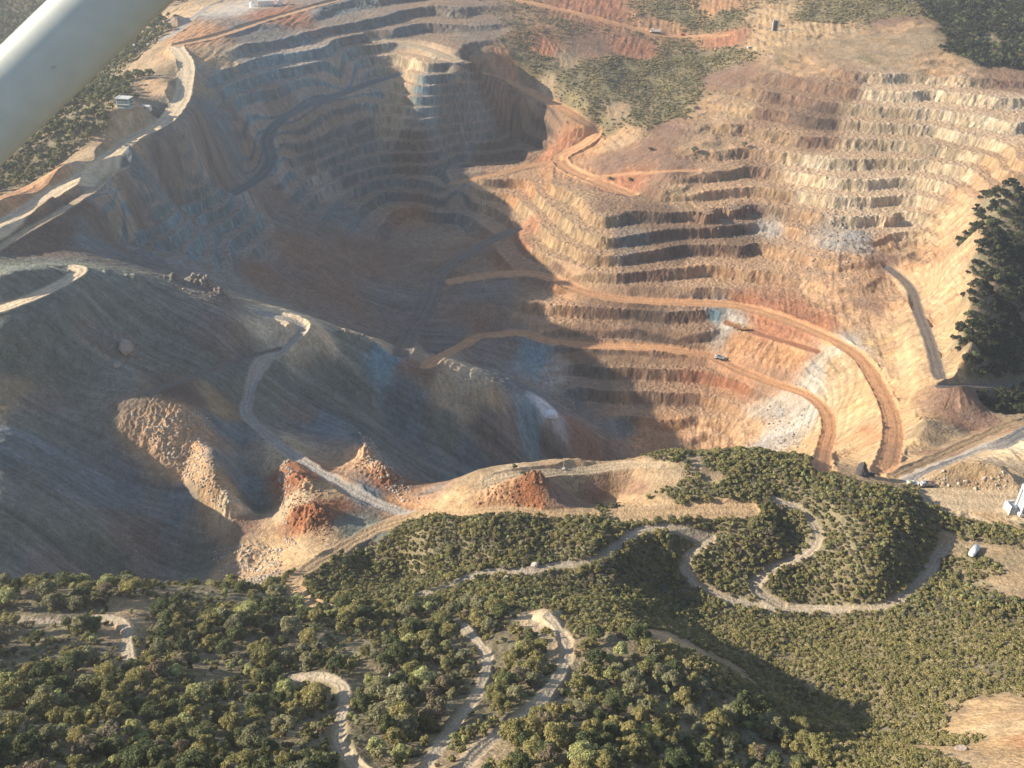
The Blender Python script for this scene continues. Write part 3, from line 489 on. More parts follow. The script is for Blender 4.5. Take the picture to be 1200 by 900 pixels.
def crown(seed, R, H, lobes, leaves, leaf, base_z, flatten=1.0):
    """uneven crown: lobes of leaf faces round small dark-less cores; returns verts, faces"""
    r = np.random.default_rng(seed); V = []; F = []
    L = []
    for i in range(lobes):
        a = i*2.399+r.uniform(-.5, .5); q = math.sqrt((i+.3)/lobes)*R*.66; h = (1-(q/R)**2)*H*.62*r.uniform(.75, 1.2)
        L.append((np.array([math.cos(a)*q, math.sin(a)*q, base_z+H*.10+h*r.uniform(.8, 1.15)]), R*r.uniform(.20, .42)*(8/lobes)**.25, r.uniform(.6, 1.0)*flatten))
    iv, ifc = ico()
    for c, s, fz in L:
        k = sum(len(v) for v in V); nn = 1+.18*gnoise(iv[:, 0]*2+c[0], iv[:, 1]*2+iv[:, 2]*1.7+c[1], seed)
        V.append(c+iv*nn[:, None]*np.array([s, s, s*fz])*.74); F += [[j+k for j in f] for f in ifc]
    k = sum(len(v) for v in V); per = leaves//lobes; quads = []
    for c, s, fz in L:
        d = r.normal(size=(per, 3)); d[:, 2] = np.where(d[:, 2] < -.35, -d[:, 2], d[:, 2]); d /= np.linalg.norm(d, axis=1, keepdims=True)
        rad = s*(.72+.36*r.random(per)**.7)*(1+.16*gnoise(d[:, 0]*2.5+c[0], d[:, 1]*2.5+d[:, 2]*2, seed+3))
        p = c+d*rad[:, None]*np.array([1, 1, fz])
        nrm = d*.9+r.normal(size=(per, 3))*.55; nrm /= np.linalg.norm(nrm, axis=1, keepdims=True)
        t = np.cross(nrm, r.normal(size=(per, 3))); t /= np.linalg.norm(t, axis=1, keepdims=True); b = np.cross(nrm, t)
        sz = leaf*r.uniform(.6, 1.35, per)[:, None]
        quads.append(np.stack([p-t*sz-b*sz*.7, p+t*sz-b*sz*.55, p+t*sz*.8+b*sz*.7, p-t*sz*.7+b*sz*.6], 1))
    Q = np.concatenate(quads).reshape(-1, 3); V.append(Q); F += [[k+4*i, k+4*i+1, k+4*i+2, k+4*i+3] for i in range(len(Q)//4)]
    return np.concatenate(V), F
def tube(V, F, p, q, r0, r1, n=6):
    p = np.array(p, float); q = np.array(q, float); d = q-p; d /= np.linalg.norm(d); t = np.cross(d, [0.3, .5, .8]); t /= np.linalg.norm(t); b = np.cross(d, t); k = len(V)
    for c, r in ((p, r0), (q, r1)):
        for i in range(n):
            a = 2*math.pi*i/n; V.append(c+(t*math.cos(a)+b*math.sin(a))*r)
    for i in range(n): F.append([k+i, k+(i+1) % n, k+n+(i+1) % n, k+n+i])
    F.append([k+n+i for i in range(n)])
def trunk(seed, R, H, base_z):
    r = np.random.default_rng(seed); V = []; F = []
    top = (r.uniform(-.3, .3), r.uniform(-.3, .3), base_z+H*.35); tube(V, F, (0, 0, -1.2), (top[0]*.4, top[1]*.4, base_z*.8), .30, .22, 7); tube(V, F, (top[0]*.4, top[1]*.4, base_z*.8), top, .22, .13, 6)
    for i in range(6):
        a = i*1.05+r.uniform(-.3, .3); q = R*r.uniform(.45, .7); tube(V, F, (top[0]*.4, top[1]*.4, base_z*r.uniform(.7, .95)), (math.cos(a)*q, math.sin(a)*q, base_z+H*r.uniform(.2, .5)), .13, .05, 5)
    return V, F
def veg_points(x0, x1, y0, y1, s, seed):
    r = np.random.default_rng(seed); xs, ys = np.meshgrid(np.arange(x0, x1, s), np.arange(y0, y1, s)); xs = xs+r.uniform(-.48, .48, xs.shape)*s; ys = ys+r.uniform(-.48, .48, ys.shape)*s
    x = xs.ravel(); y = ys.ravel(); z = base(x, y); p = project(x, y, z)
    k = (p[:, 2] > 0) & (p[:, 0] > -130) & (p[:, 0] < 1330) & (p[:, 1] > -60) & (p[:, 1] < 1010)
    return x[k], y[k]
def project(x, y, z):
    dz = z-CAMZ; zc = y*CP-dz*SP; yc = y*SP+dz*CP; zc2 = np.where(zc > 1, zc, 1)
    return np.stack([CX+FPX*x/zc2, CY-FPX*yc/zc2, zc], -1)
def in_poly(u, v, poly):
    c = np.zeros(u.shape, bool); n = len(poly)
    for i in range(n):
        x1, y1 = poly[i]; x2, y2 = poly[(i+1) % n]
        if y1 == y2: continue
        c ^= ((v > min(y1, y2)) & (v <= max(y1, y2))) & (u < (v-y1)*(x2-x1)/(y2-y1)+x1)
    return c
def scatter_object(name, x, y, z, scale, rot, protos, seed, pick=None):
    """one mesh of points; geometry nodes set one of the prototype plants on each"""
    me = bpy.data.meshes.new(name); n = len(x); me.vertices.add(n); me.vertices.foreach_set('co', np.stack([x, y, z], -1).astype(np.float32).ravel())
    a = me.attributes.new('plant_scale', 'FLOAT', 'POINT'); a.data.foreach_set('value', scale.astype(np.float32))
    a = me.attributes.new('plant_turn', 'FLOAT', 'POINT'); a.data.foreach_set('value', rot.astype(np.float32))
    a = me.attributes.new('plant_kind', 'INT', 'POINT'); a.data.foreach_set('value', (pick if pick is not None else np.random.default_rng(seed).integers(0, len(protos), n)).astype(np.int32))
    o = link(bpy.data.objects.new(name, me)); o['kind'] = 'stuff'
    c = bpy.data.collections.new(name+'_kinds')
    for q, pm in enumerate(protos): c.objects.link(bpy.data.objects.new('%s_kind_%02d' % (name, q), pm))
    g = bpy.data.node_groups.new(name+'_scatter', 'GeometryNodeTree'); g.interface.new_socket('Geometry', in_out='INPUT', socket_type='NodeSocketGeometry'); g.interface.new_socket('Geometry', in_out='OUTPUT', socket_type='NodeSocketGeometry')
    N = g.nodes; L = g.links; gi = N.new('NodeGroupInput'); go = N.new('NodeGroupOutput'); ip = N.new('GeometryNodeInstanceOnPoints'); ci = N.new('GeometryNodeCollectionInfo')
    ci.inputs['Collection'].default_value = c; ci.inputs['Separate Children'].default_value = True; ci.inputs['Reset Children'].default_value = True
    mp = N.new('GeometryNodeMeshToPoints'); L.new(gi.outputs[0], mp.inputs[0]); L.new(mp.outputs[0], ip.inputs['Points']); L.new(ci.outputs[0], ip.inputs['Instance']); ip.inputs['Pick Instance'].default_value = True
    def na(nm, t):
        k = N.new('GeometryNodeInputNamedAttribute'); k.data_type = t; k.inputs['Name'].default_value = nm; return k.outputs['Attribute']
    L.new(na('plant_kind', 'INT'), ip.inputs['Instance Index']); L.new(na('plant_scale', 'FLOAT'), ip.inputs['Scale'])
    cx = N.new('ShaderNodeCombineXYZ'); L.new(na('plant_turn', 'FLOAT'), cx.inputs['Z']); L.new(cx.outputs[0], ip.inputs['Rotation']); L.new(ip.outputs[0], go.inputs[0])
    md = o.modifiers.new('scatter', 'NODES'); md.node_group = g
    return o
TINTS = ['olive', 'dark green', 'pale green', 'grey green', 'brownish']
TREE_SHAPES = [(11, 3.4, 4.8, 15), (12, 3.9, 4.4, 18), (13, 2.9, 5.4, 13), (14, 4.3, 5.0, 20), (15, 3.6, 3.8, 16), (16, 2.7, 3.9, 11), (17, 3.2, 3.2, 13), (18, 2.5, 5.0, 9)]
TRUNKS = []; CROWNS = {}
for (sd_, R, H, lb) in TREE_SHAPES:
    V, F = crown(sd_, R, H, lb, 2600, .165, 1.5); tv, tf = trunk(sd_+50, R, H, 1.7)
    TRUNKS.append(mesh_from('trunk', tv, tf, BARK))
    for t in TINTS: CROWNS[(sd_, t)] = mesh_from('crown', V, F, LEAF[t])
def joined(name, sd_, R, H, lb, leaves, leaf, mat, bz=1.7, flat=1.0):
    V, F = crown(sd_, R, H, lb, leaves, leaf, bz, flat); tv, tf = trunk(sd_+50, R, H, bz)
    k = len(V); me = mesh_from(name, list(V)+list(tv), F+[[i+k for i in f] for f in tf], mat); me.materials.append(BARK)
    mi = np.zeros(len(me.polygons), np.int32); mi[len(F):] = 1; me.polygons.foreach_set('material_index', mi); return me
FAR_TREES = [joined('far_tree', 30+i, R, H, lb, 500, .42, LEAF[t]) for i, (R, H, lb, t) in enumerate([(3.6, 5.2, 8, 'valley'), (4.2, 5.0, 9, 'valley'), (3.1, 5.6, 7, 'dark green'), (3.6, 4.6, 8, 'valley'), (3.3, 4.0, 6, 'olive')])]
RIM_TREES = [joined('rim_tree', 130+i, R, H, lb, 500, .42, LEAF[t]) for i, (R, H, lb, t) in enumerate([(3.6, 4.6, 8, 'shaded green'), (4.2, 4.4, 9, 'shaded green'), (3.1, 5.0, 7, 'shaded green'), (3.4, 4.0, 8, 'dark green')])]  # rim wood darkened by leaf colour to imitate its shaded slope
WOOD_TREES = [joined('wood_tree', 40+i, R, H, lb*2, 1200, .22, LEAF[t]) for i, (R, H, lb, t) in enumerate([(3.4, 4.4, 8, 'olive'), (3.6, 4.2, 9, 'dark green'), (3.1, 5.0, 7, 'grey green'), (3.4, 4.2, 8, 'olive'), (2.8, 4.0, 7, 'pale green')])]
BUSHES = [joined('shrub', 60+i, R, H, lb, 420, .20, LEAF[t], .35, .95) for i, (R, H, lb, t) in enumerate([(1.7, 2.3, 6, 'brush'), (2.0, 2.2, 7, 'brush'), (1.4, 2.5, 5, 'olive'), (1.8, 2.0, 6, 'grey green'), (1.6, 2.2, 5, 'dark green'), (1.7, 1.5, 6, 'brownish'), (1.2, 2.8, 5, 'pale green'), (2.1, 1.6, 8, 'brush')])]
LOWBRUSH = [joined('low_shrub', 70+i, R, H, lb, 260, .17, LEAF[t], .3, .95) for i, (R, H, lb, t) in enumerate([(1.4, 1.7, 5, 'brush'), (1.6, 1.6, 6, 'brush'), (1.2, 1.9, 5, 'olive'), (1.5, 1.5, 5, 'dry')])]
SCRUB = [joined('scrub_plant', 80+i, R, H, lb, 160, .17, LEAF[t], .2, .8) for i, (R, H, lb, t) in enumerate([(1.0, 1.3, 4, 'dry'), (1.2, 1.2, 5, 'dry'), (.9, 1.4, 4, 'brush'), (1.1, 1.0, 4, 'olive')])]
NEAR_WOOD = [(-200, 686), (120, 686), (330, 690), (352, 705), (470, 708), (560, 712), (620, 722), (700, 735), (770, 760), (850, 815), (960, 865), (960, 1100), (-200, 1100)]
def place(x, y):
    z, c, ter, rid, ro, wood, rd, m = relief(x, y); p = project(x, y, z)
    lit = m('litter'); oli = m('olive'); return z, lit, oli, rd, p
STUFF_COUNT = {}
def region_scatter(name, box, s, seed, protos, want, smin, smax, roadgap, sink=.15, picker=None):
    x, y = veg_points(*box, s, seed); z, lit, oli, rd, p = place(x, y); r = np.random.default_rng(seed+1)
    k = (rd > roadgap) & (r.random(len(x)) < want(lit, oli, p, x, y))
    x, y, z, p = x[k], y[k], z[k], p[k]; sc_ = r.uniform(smin, smax, len(x))*(1+.40*gnoise(x/15, y/15, 5))
    STUFF_COUNT[name] = len(x)
    return scatter_object(name, x, y, z-sink, sc_, r.uniform(0, 6.28, len(x)), protos, seed+2)
# near wood: the 300 trees that show largest stand on their own, the rest are one wood
x, y = veg_points(-260, 260, 60, 300, 4.2, 101); z, lit, oli, rd, p = place(x, y); r = np.random.default_rng(5)
den = np.clip((lit-.25)*2.2, 0, 1)*np.clip(.62+1.3*fbm(x, y, 30, 3, 201), .05, 1)
k = in_poly(p[:, 0], p[:, 1], NEAR_WOOD) & (rd > 3.4) & (r.random(len(x)) < den)
x, y, z, p = x[k], y[k], z[k], p[k]; scale = .5+.62*r.random(len(x))**1.3*(1+.3*gnoise(x/23, y/23, 9)); shape = r.integers(0, 8, len(x)); turn = r.uniform(0, 6.28, len(x))
tn = fbm(x, y, 40, 2, 203)+r.normal(0, .35, len(x)); tint = np.where(r.random(len(x)) < .06, 4, np.where(r.random(len(x)) < .08, 2, np.where(tn < -.12, 1, np.where(tn > .38, 3, 0))))
TREES = dict(x=x, y=y, z=z, p=p, scale=scale, shape=shape, turn=turn, tint=tint)
inframe = (p[:, 0] > -15) & (p[:, 0] < 1215) & (p[:, 1] > 640) & (p[:, 1] < 925)
size = scale*np.array([s[1] for s in TREE_SHAPES])[shape]/p[:, 2]*inframe
order = np.argsort(-size); own = order[:300]; rest = np.setdiff1d(np.arange(len(x)), own)
scatter_object('woodland', x[rest], y[rest], z[rest]-.2, scale[rest]*1.05, turn[rest], WOOD_TREES, 77)
def region_of(u, v):
    if v < 735:
        if u < 150: return 'on the rim under the dump, far left'
        if u < 330: return 'on the rim under the shaded dump'
        return 'below the pale upper track'
    if u < 150: return 'by the left edge' if v < 815 else 'in the lower left corner'
    if u < 290: return 'right of the short left track' if v < 815 else 'along the bottom left'
    if u < 400: return 'above the bent track' if v < 800 else 'left of the bent track'
    if u < 555: return 'right of the bent track' if v > 790 else 'left of the middle track head'
    if u < 640: return 'between the two long tracks'
    if u < 780: return 'right of the long tracks, uphill' if v < 810 else 'right of the long tracks, downhill'
    return 'on the lower right ridge'
ORD = ['first', 'second', 'third', 'fourth', 'fifth', 'sixth', 'seventh', 'eighth', 'ninth', 'tenth', 'eleventh', 'twelfth', 'thirteenth', 'fourteenth', 'fifteenth', 'sixteenth', 'seventeenth', 'eighteenth', 'nineteenth', 'twentieth']
def spell(n):
    return ORD[n] if n < 20 else ('twenty-'+ORD[n-20] if n < 29 else 'thirtieth' if n == 29 else 'thirty-'+ORD[n-30] if n < 39 else 'fortieth')
groups_ = {}
for i in own:
    sz = 'broad' if scale[i] > .9 else 'mid-sized' if scale[i] > .7 else 'small'
    groups_.setdefault((sz, TINTS[tint[i]], region_of(p[i, 0], p[i, 1])), []).append(i)
FIRST = True
for (sz, tt, rg), lst in groups_.items():
    lst.sort(key=lambda i: p[i, 0])
    for q, i in enumerate(lst):
        o = link(bpy.data.objects.new('tree', None)); o.empty_display_size = .5; o.location = (x[i], y[i], z[i]-.2); o.rotation_euler = (0, 0, turn[i]); o.scale = (scale[i],)*3
        o['category'] = 'tree'; o['group'] = 'trees of the near wood'
        o['label'] = f"{sz} {tt} tree {rg}"+('' if len(lst) == 1 else f", {spell(q)} from the left")
        cr = link(bpy.data.objects.new('crown', CROWNS[(TREE_SHAPES[shape[i]][0], tt)])); cr.parent = o
        tk = link(bpy.data.objects.new('trunk', TRUNKS[shape[i]])); tk.parent = o
def near(p): return in_poly(p[:, 0], p[:, 1], NEAR_WOOD)
region_scatter('undergrowth', (-260, 260, 60, 300), 2.2, 301, BUSHES, lambda l, o, p, x, y: near(p)*np.clip(l*1.6+o, 0, .9)*np.clip(.55+1.2*fbm(x, y, 20, 3, 211), 0, 1), .4, .95, 1.0)
SMALL = lambda p: (p[:, 0] > 760)*(p[:, 1] > 725)
region_scatter('hill_brush', (-160, 420, 130, 460), 1.65, 302, BUSHES, lambda l, o, p, x, y: (~near(p))*(~SMALL(p))*(p[:, 0] > 330)*(y < 420)*np.clip((l-.12)*2.6+(o-.2)*2.2, 0, 1)*np.clip(1.15+1.1*fbm(x, y, 25, 3, 212), .4, 1), .42, .98, .3)
region_scatter('low_brush', (20, 260, 100, 300), 1.5, 307, LOWBRUSH, lambda l, o, p, x, y: (~near(p))*SMALL(p)*np.clip((l-.12)*2.6+(o-.2)*2.2, 0, 1)*np.clip(.95+1.0*fbm(x, y, 18, 3, 218), .2, 1), .55, .95, .3)
region_scatter('valley_woodland', (-900, -150, 480, 1500), 5.6, 303, FAR_TREES, lambda l, o, p, x, y: np.clip((l-.22)*2.4, 0, 1)*np.clip(.8+1.0*fbm(x, y, 45, 3, 213), 0, 1), .6, 1.15, 3)
region_scatter('rim_woodland', (140, 800, 370, 1450), 4.0, 304, RIM_TREES, lambda l, o, p, x, y: (p[:, 1] < 500)*np.clip((l-.22)*2.6, 0, 1)*np.clip(.9+.9*fbm(x, y, 45, 3, 214), 0, 1), .6, 1.1, 2.5)
region_scatter('hillside_scrub', (-250, 500, 560, 1450), 2.3, 305, SCRUB, lambda l, o, p, x, y: np.clip((o-.08)*2.0, 0, .9)*np.clip(.7+1.4*fbm(x, y, 22, 3, 215), 0, 1), .6, 1.5, 1)

# ------------------------------------------------------------------ rubble
ROCKM = []
for nm_, c_ in (('tan_rock', (.40, .31, .22)), ('pale_rock', (.50, .44, .36)), ('rust_rock', (.30, .15, .085)), ('grey_rock', (.22, .20, .18))): ROCKM.append(flat_mat(nm_, c_, .95, 0, .4, .3, 1.2))
def rock_mesh(name, seed, mat, sub=2):
    bm = bmesh.new(); bmesh.ops.create_icosphere(bm, subdivisions=sub, radius=1); r = np.random.default_rng(seed)
    P_ = np.array([v.co[:] for v in bm.verts])
    for _ in range(7):
        n = r.normal(size=3); n /= np.linalg.norm(n); d = r.uniform(.55, .85); s_ = P_@n; P_ -= np.where(s_ > d, s_-d, 0)[:, None]*n
    P_ *= r.uniform(.75, 1.2, 3); P_ *= (1+.10*gnoise(P_[:, 0]*3+seed, P_[:, 1]*3+P_[:, 2]*2, seed))[:, None]
    for v, p_ in zip(bm.verts, P_): v.co = p_
    me = bpy.data.meshes.new(name); bm.to_mesh(me); bm.free(); me.materials.append(mat); return me
ROCKS = [rock_mesh('rubble_rock', 500+i, ROCKM[i % 2]) for i in range(6)]; RUST = [rock_mesh('rust_rock', 520+i, ROCKM[2]) for i in range(4)]; GREYR = [rock_mesh('grey_rock', 540+i, ROCKM[3 if i % 4 else 0]) for i in range(4)]
def rubble(name, polys, box, s, seed, protos, smin, smax, keep=.8):
    r = np.random.default_rng(seed); xs, ys = np.meshgrid(np.arange(box[0], box[1], s), np.arange(box[2], box[3], s)); x = (xs+r.uniform(-.5, .5, xs.shape)*s).ravel(); y = (ys+r.uniform(-.5, .5, xs.shape)*s).ravel()
    p = project(x, y, base(x, y)); k = np.zeros(len(x), bool)
    for q in polys: k |= in_poly(p[:, 0], p[:, 1], q)
    k &= r.random(len(x)) < keep; x, y = x[k], y[k]; z, c, ter, rid, ro, wd, rd, m = relief(x, y); ok = rd > .5; x, y, z = x[ok], y[ok], z[ok]
    sz = smin*(smax/smin)**(r.random(len(x))**2.2); STUFF_COUNT[name] = len(x)
    scatter_object(name, x, y, z-.15*sz, sz, r.uniform(0, 6.28, len(x)), protos, seed)
rubble('scree', [[(150, 484), (205, 488), (218, 476), (247, 488), (243, 530), (258, 570), (280, 590), (266, 606), (240, 578), (200, 545)], [(243, 646), (300, 638), (332, 645), (325, 692), (272, 694)], [(322, 532), (338, 536), (345, 560), (335, 600), (348, 640), (335, 645), (330, 600)], [(418, 508), (432, 512), (470, 560), (500, 592), (470, 588), (436, 556)], [(1080, 552), (1180, 556), (1180, 574), (1085, 572)]], (-230, 260, 240, 460), 1.0, 801, ROCKS, .22, 1.0, .7)
rubble('rust_rubble', [[(322, 556), (350, 552), (385, 575), (395, 610), (380, 636), (345, 620)], [(440, 548), (468, 560), (478, 580), (450, 575)], [(555, 592), (575, 572), (620, 556), (645, 566), (640, 590)]], (-140, 40, 270, 420), 1.1, 802, RUST, .22, .9, .5)
rubble('rockfall', [[(930, 250), (1005, 238), (1030, 275), (985, 330), (945, 320)], [(850, 240), (900, 250), (890, 285), (840, 275)], [(640, 430), (700, 470), (740, 515), (700, 500), (640, 470)], [(900, 470), (950, 480), (945, 530), (890, 530)], [(110, 395), (165, 395), (170, 425), (115, 420)], [(205, 330), (270, 340), (270, 352), (205, 342)]], (-260, 420, 380, 800), 2.2, 803, GREYR, .3, 1.3, .5)
# ------------------------------------------------------------------ things standing in the mine
PAINT = {'green': flat_mat('pale_green_paint', (.40, .47, .42), .6, 0, 0, .15), 'white': flat_mat('white_paint', (.78, .78, .75), .5, 0, 0, .12), 'dusty': flat_mat('dusty_white_paint', (.66, .62, .55), .6, 0, 0, .2), 'yellow': flat_mat('yellow_paint', (.60, .38, .07), .5, 0, 0, .2), 'red': flat_mat('red_paint', (.35, .07, .04), .6, 0, 0, .2),
 'steel': flat_mat('dark_steel', (.09, .085, .08), .6, .4, 0, .2), 'rubber': flat_mat('tyre_rubber', (.03, .03, .03), .9), 'glass': flat_mat('green_glass', (.06, .12, .12), .12), 'dark_glass': flat_mat('dark_glass', (.03, .04, .05), .1), 'concrete': flat_mat('pale_concrete', (.55, .51, .44), .9, 0, .2, .2), 'roof': flat_mat('pale_roof_sheet', (.62, .60, .54), .55), 'grey': flat_mat('grey_panel', (.33, .36, .40), .6), 'rust': flat_mat('rusty_steel', (.26, .12, .07), .9), 'wood': flat_mat('weathered_wood', (.24, .18, .13), .9), 'galv': flat_mat('galvanised_steel', (.62, .62, .60), .5, .3), 'basalt': flat_mat('dark_rock', (.075, .07, .07), .95, 0, .5, .35, .5), 'white_rock': flat_mat('white_rock', (.48, .44, .37), .95, 0, .4, .25, .7), 'pink_rock': flat_mat('pink_rock', (.38, .31, .26), .95, 0, .4, .3, .5), 'earth': flat_mat('loose_earth', (.33, .20, .12), .95)}
class MB:
    def __init__(s): s.b = bmesh.new()
    def box(s, c, d, rz=0, ry=0, top=(1, 1), rx=0):
        r = bmesh.ops.create_cube(s.b, size=1); M_ = Matrix.Translation(c) @ Matrix.Rotation(rz, 4, 'Z') @ Matrix.Rotation(ry, 4, 'Y') @ Matrix.Rotation(rx, 4, 'X')
        for v in r['verts']:
            q = v.co.copy()
            if q.z > 0: q.x *= top[0]; q.y *= top[1]
            v.co = M_ @ Vector((q.x*d[0], q.y*d[1], q.z*d[2]))
        return s
    def cyl(s, p, q, r0, r1=None, n=14):
        p = Vector(p); q = Vector(q); r1 = r0 if r1 is None else r1; d = q-p
        r = bmesh.ops.create_cone(s.b, cap_ends=True, segments=n, radius1=r0, radius2=r1, depth=d.length); M_ = Matrix.Translation((p+q)/2) @ d.to_track_quat('Z', 'Y').to_matrix().to_4x4()
        for v in r['verts']: v.co = M_ @ v.co
        return s
    def build(s, name, mat, parent=None, bevel=0.0, smooth_=False):
        if bevel: bmesh.ops.bevel(s.b, geom=list(s.b.edges), offset=bevel, segments=2, affect='EDGES', profile=.6)
        me = bpy.data.meshes.new(name); s.b.to_mesh(me); s.b.free(); me.materials.append(mat)
        if smooth_: me.polygons.foreach_set('use_smooth', [True]*len(me.polygons))
        o = link(bpy.data.objects.new(name, me))
        if parent: o.parent = parent
        return o
def ground_at(u, v):
    c = cast([u], [v])[0]; x, y = c[0], c[1]
    for _ in range(3):
        z = float(relief(np.array([[x]]), np.array([[y]]))[0][0, 0]); q = unproject(u, v, z); x, y = x+(q[0]-x)*.6, y+(q[1]-y)*.6
    z = float(relief(np.array([[x]]), np.array([[y]]))[0][0, 0]); return Vector((x, y, z))
def thing(name, label, cat, u, v, rz=0, group=None, dz=0, scale=1):
    o = link(bpy.data.objects.new(name, None)); o.empty_display_size = .5; o.location = ground_at(u, v)+Vector((0, 0, dz)); o.rotation_euler = (0, 0, rz); o.scale = (scale,)*3
    o['label'] = label; o['category'] = cat
    if group: o['group'] = group
    return o
def wheel(parent, x, y, r, w):
    t = MB().cyl((x, y-w/2, r), (x, y+w/2, r), r, n=18).build('wheel', PAINT['rubber'], parent, .06)
    MB().cyl((x, y-w/2-.03, r), (x, y+w/2+.03, r), r*.5, n=12).build('rim', PAINT['steel'], t)
def haul_truck(label, u, v, rz, paint, scale=1, load=None):
    t = thing('haul_truck', label, 'truck', u, v, rz, 'haul trucks on the mine roads', 0, scale); p = PAINT[paint]
    MB().box((0, 0, 1.25), (8.2, 1.5, .5)).box((3.9, 0, 1.0), (.5, 2.6, .5)).build('chassis', PAINT['steel'], t, .05)
    cab = MB().box((3.1, 0, 2.35), (1.9, 2.7, 2.0), top=(.86, .94)).box((3.9, 0, 1.75), (.7, 2.6, .9)).build('cab', p, t, .1)
    MB().box((4.02, 0, 2.75), (.06, 2.1, .75), ry=-.13).build('windscreen', PAINT['dark_glass'], cab)
    MB().box((3.0, 1.32, 2.75), (.9, .06, .6)).box((3.0, -1.32, 2.75), (.9, .06, .6)).build('side_window', PAINT['dark_glass'], cab)
    b = MB(); b.box((-1.2, 0, 1.8), (5.6, 2.7, .2), ry=-.05); b.box((-1.2, 1.36, 2.5), (5.6, .14, 1.5), ry=-.05); b.box((-1.2, -1.36, 2.5), (5.6, .14, 1.5), ry=-.05); b.box((1.55, 0, 2.75), (.16, 2.8, 1.8)); b.box((2.4, 0, 3.62), (1.6, 2.8, .12))
    for k in range(4): b.box((-3.2+k*1.3, 1.47, 2.45), (.14, .1, 1.3)); b.box((-3.2+k*1.3, -1.47, 2.45), (.14, .1, 1.3))
    b.build('dump_bed', PAINT['grey'] if paint == 'white' else p, t)
    if load:
        h = rock_mesh('load', 990, PAINT[load]); o = link(bpy.data.objects.new('load', h)); o.parent = t; o.location = (-1.3, 0, 2.5); o.scale = (2.4, 1.2, .9)
    for x in (3.0, -1.6, -3.0):
        for y in (-1.2, 1.2): wheel(t, x, y, .72, .6)
    return t
haul_truck('white dump truck on the lower red haul road, above the orange bank', 843, 421, math.radians(158), 'white', .9)
haul_truck('dusty white haul truck on the orange road along the top hillside', 768, 37.5, math.radians(165), 'dusty', 1.35)
haul_truck('white truck with a rust-red load parked at the yard edge', 1086, 570, math.radians(180), 'white', .75, 'rust')
def pickup(label, u, v, rz, paint):
    t = thing('pickup_truck', label, 'car', u, v, rz)
    MB().box((0, 0, .8), (5.0, 1.85, .6)).box((1.75, 0, 1.15), (1.4, 1.75, .25)).build('body', PAINT[paint], t, .08)
    c = MB().box((.2, 0, 1.5), (1.9, 1.7, .8), top=(.75, .88)).build('cab', PAINT[paint], t, .08); MB().box((.2, 0, 1.52), (1.96, 1.5, .42), top=(.86, .98)).build('window', PAINT['dark_glass'], c)
    b = MB(); b.box((-1.6, .85, 1.25), (1.7, .1, .4)); b.box((-1.6, -.85, 1.25), (1.7, .1, .4)); b.box((-2.42, 0, 1.25), (.1, 1.75, .4)); b.build('cargo_bed', PAINT[paint], t)
    for x in (1.6, -1.5):
        for y in (-.85, .85): wheel(t, x, y, .42, .28)
pickup('small white pickup at the left end of the flat yard', 1069, 568, 2.9, 'white')
pickup('dark red pickup on the orange hillside road, right of the haul truck', 800, 41.5, .3, 'red')
def excavator(label, u, v, rz):
    t = thing('excavator', label, 'excavator', u, v, rz, None, 0, 1.1)
    for y in (-1.1, 1.1): MB().box((0, y, .5), (4.0, .6, 1.0), top=(.86, 1)).build('track', PAINT['steel'], t, .12)
    MB().cyl((0, 0, 1.0), (0, 0, 1.2), 1.0).box((-.3, 0, 1.85), (3.4, 2.6, 1.3)).box((-1.7, 0, 1.9), (.9, 2.5, 1.1)).build('house', PAINT['yellow'], t, .1)
    c = MB().box((.9, .8, 2.75), (1.5, 1.0, 1.6), top=(.85, .95)).build('cab', PAINT['white'], t, .08); MB().box((1.62, .8, 2.9), (.06, .85, 1.0)).build('window', PAINT['dark_glass'], c)
    MB().box((2.6, -.3, 3.6), (4.4, .45, .6), ry=-.65).box((5.2, -.3, 4.3), (2.6, .4, .5), ry=.35).build('boom', PAINT['yellow'], t)
    MB().box((6.6, -.3, 2.9), (.4, .35, 2.8), ry=.12).build('arm', PAINT['yellow'], t); MB().box((6.3, -.3, 1.3), (1.1, 1.2, .9), top=(1.2, 1)).build('bucket', PAINT['steel'], t)
excavator('pale-cabbed excavator working on the red slope below the main haul road', 871, 387, 3.0)
# control building on the ridge
t = thing('control_building', 'two-storey pale building with green glass bands on the ridge beside the haul road', 'building', 152, 145, math.radians(-8), None, 0, .82)
w_ = MB(); w_.box((0, 0, 4.4), (12, 8, 8.0)); w_.box((0, 0, .2), (14, 10, .8)); w_.build('wall', PAINT['green'], t)
MB().box((0, 0, 8.7), (13.4, 9.4, .5), ry=.02).box((-5.6, 0, 9.1), (1.4, 9.2, .5)).build('roof', PAINT['roof'], t)
for z_ in (2.4, 4.8, 7.0):
    f_ = MB().box((0, -4.03, z_), (10.6, .12, 1.5)).build('window', PAINT['glass'], t)
    m_ = MB()
    for k in range(7): m_.box((-5.2+k*1.733, -4.12, z_), (.14, .1, 1.6))
    m_.build('frame', PAINT['dusty'], f_)
    f_ = MB().box((6.03, 0, z_), (.12, 6.6, 1.5)).build('window', PAINT['glass'], t)
MB().box((0, -5.2, 3.6), (12.6, 2.0, .25)).box((0, -6.15, 4.2), (12.6, .1, .9)).build('balcony', PAINT['roof'], t)
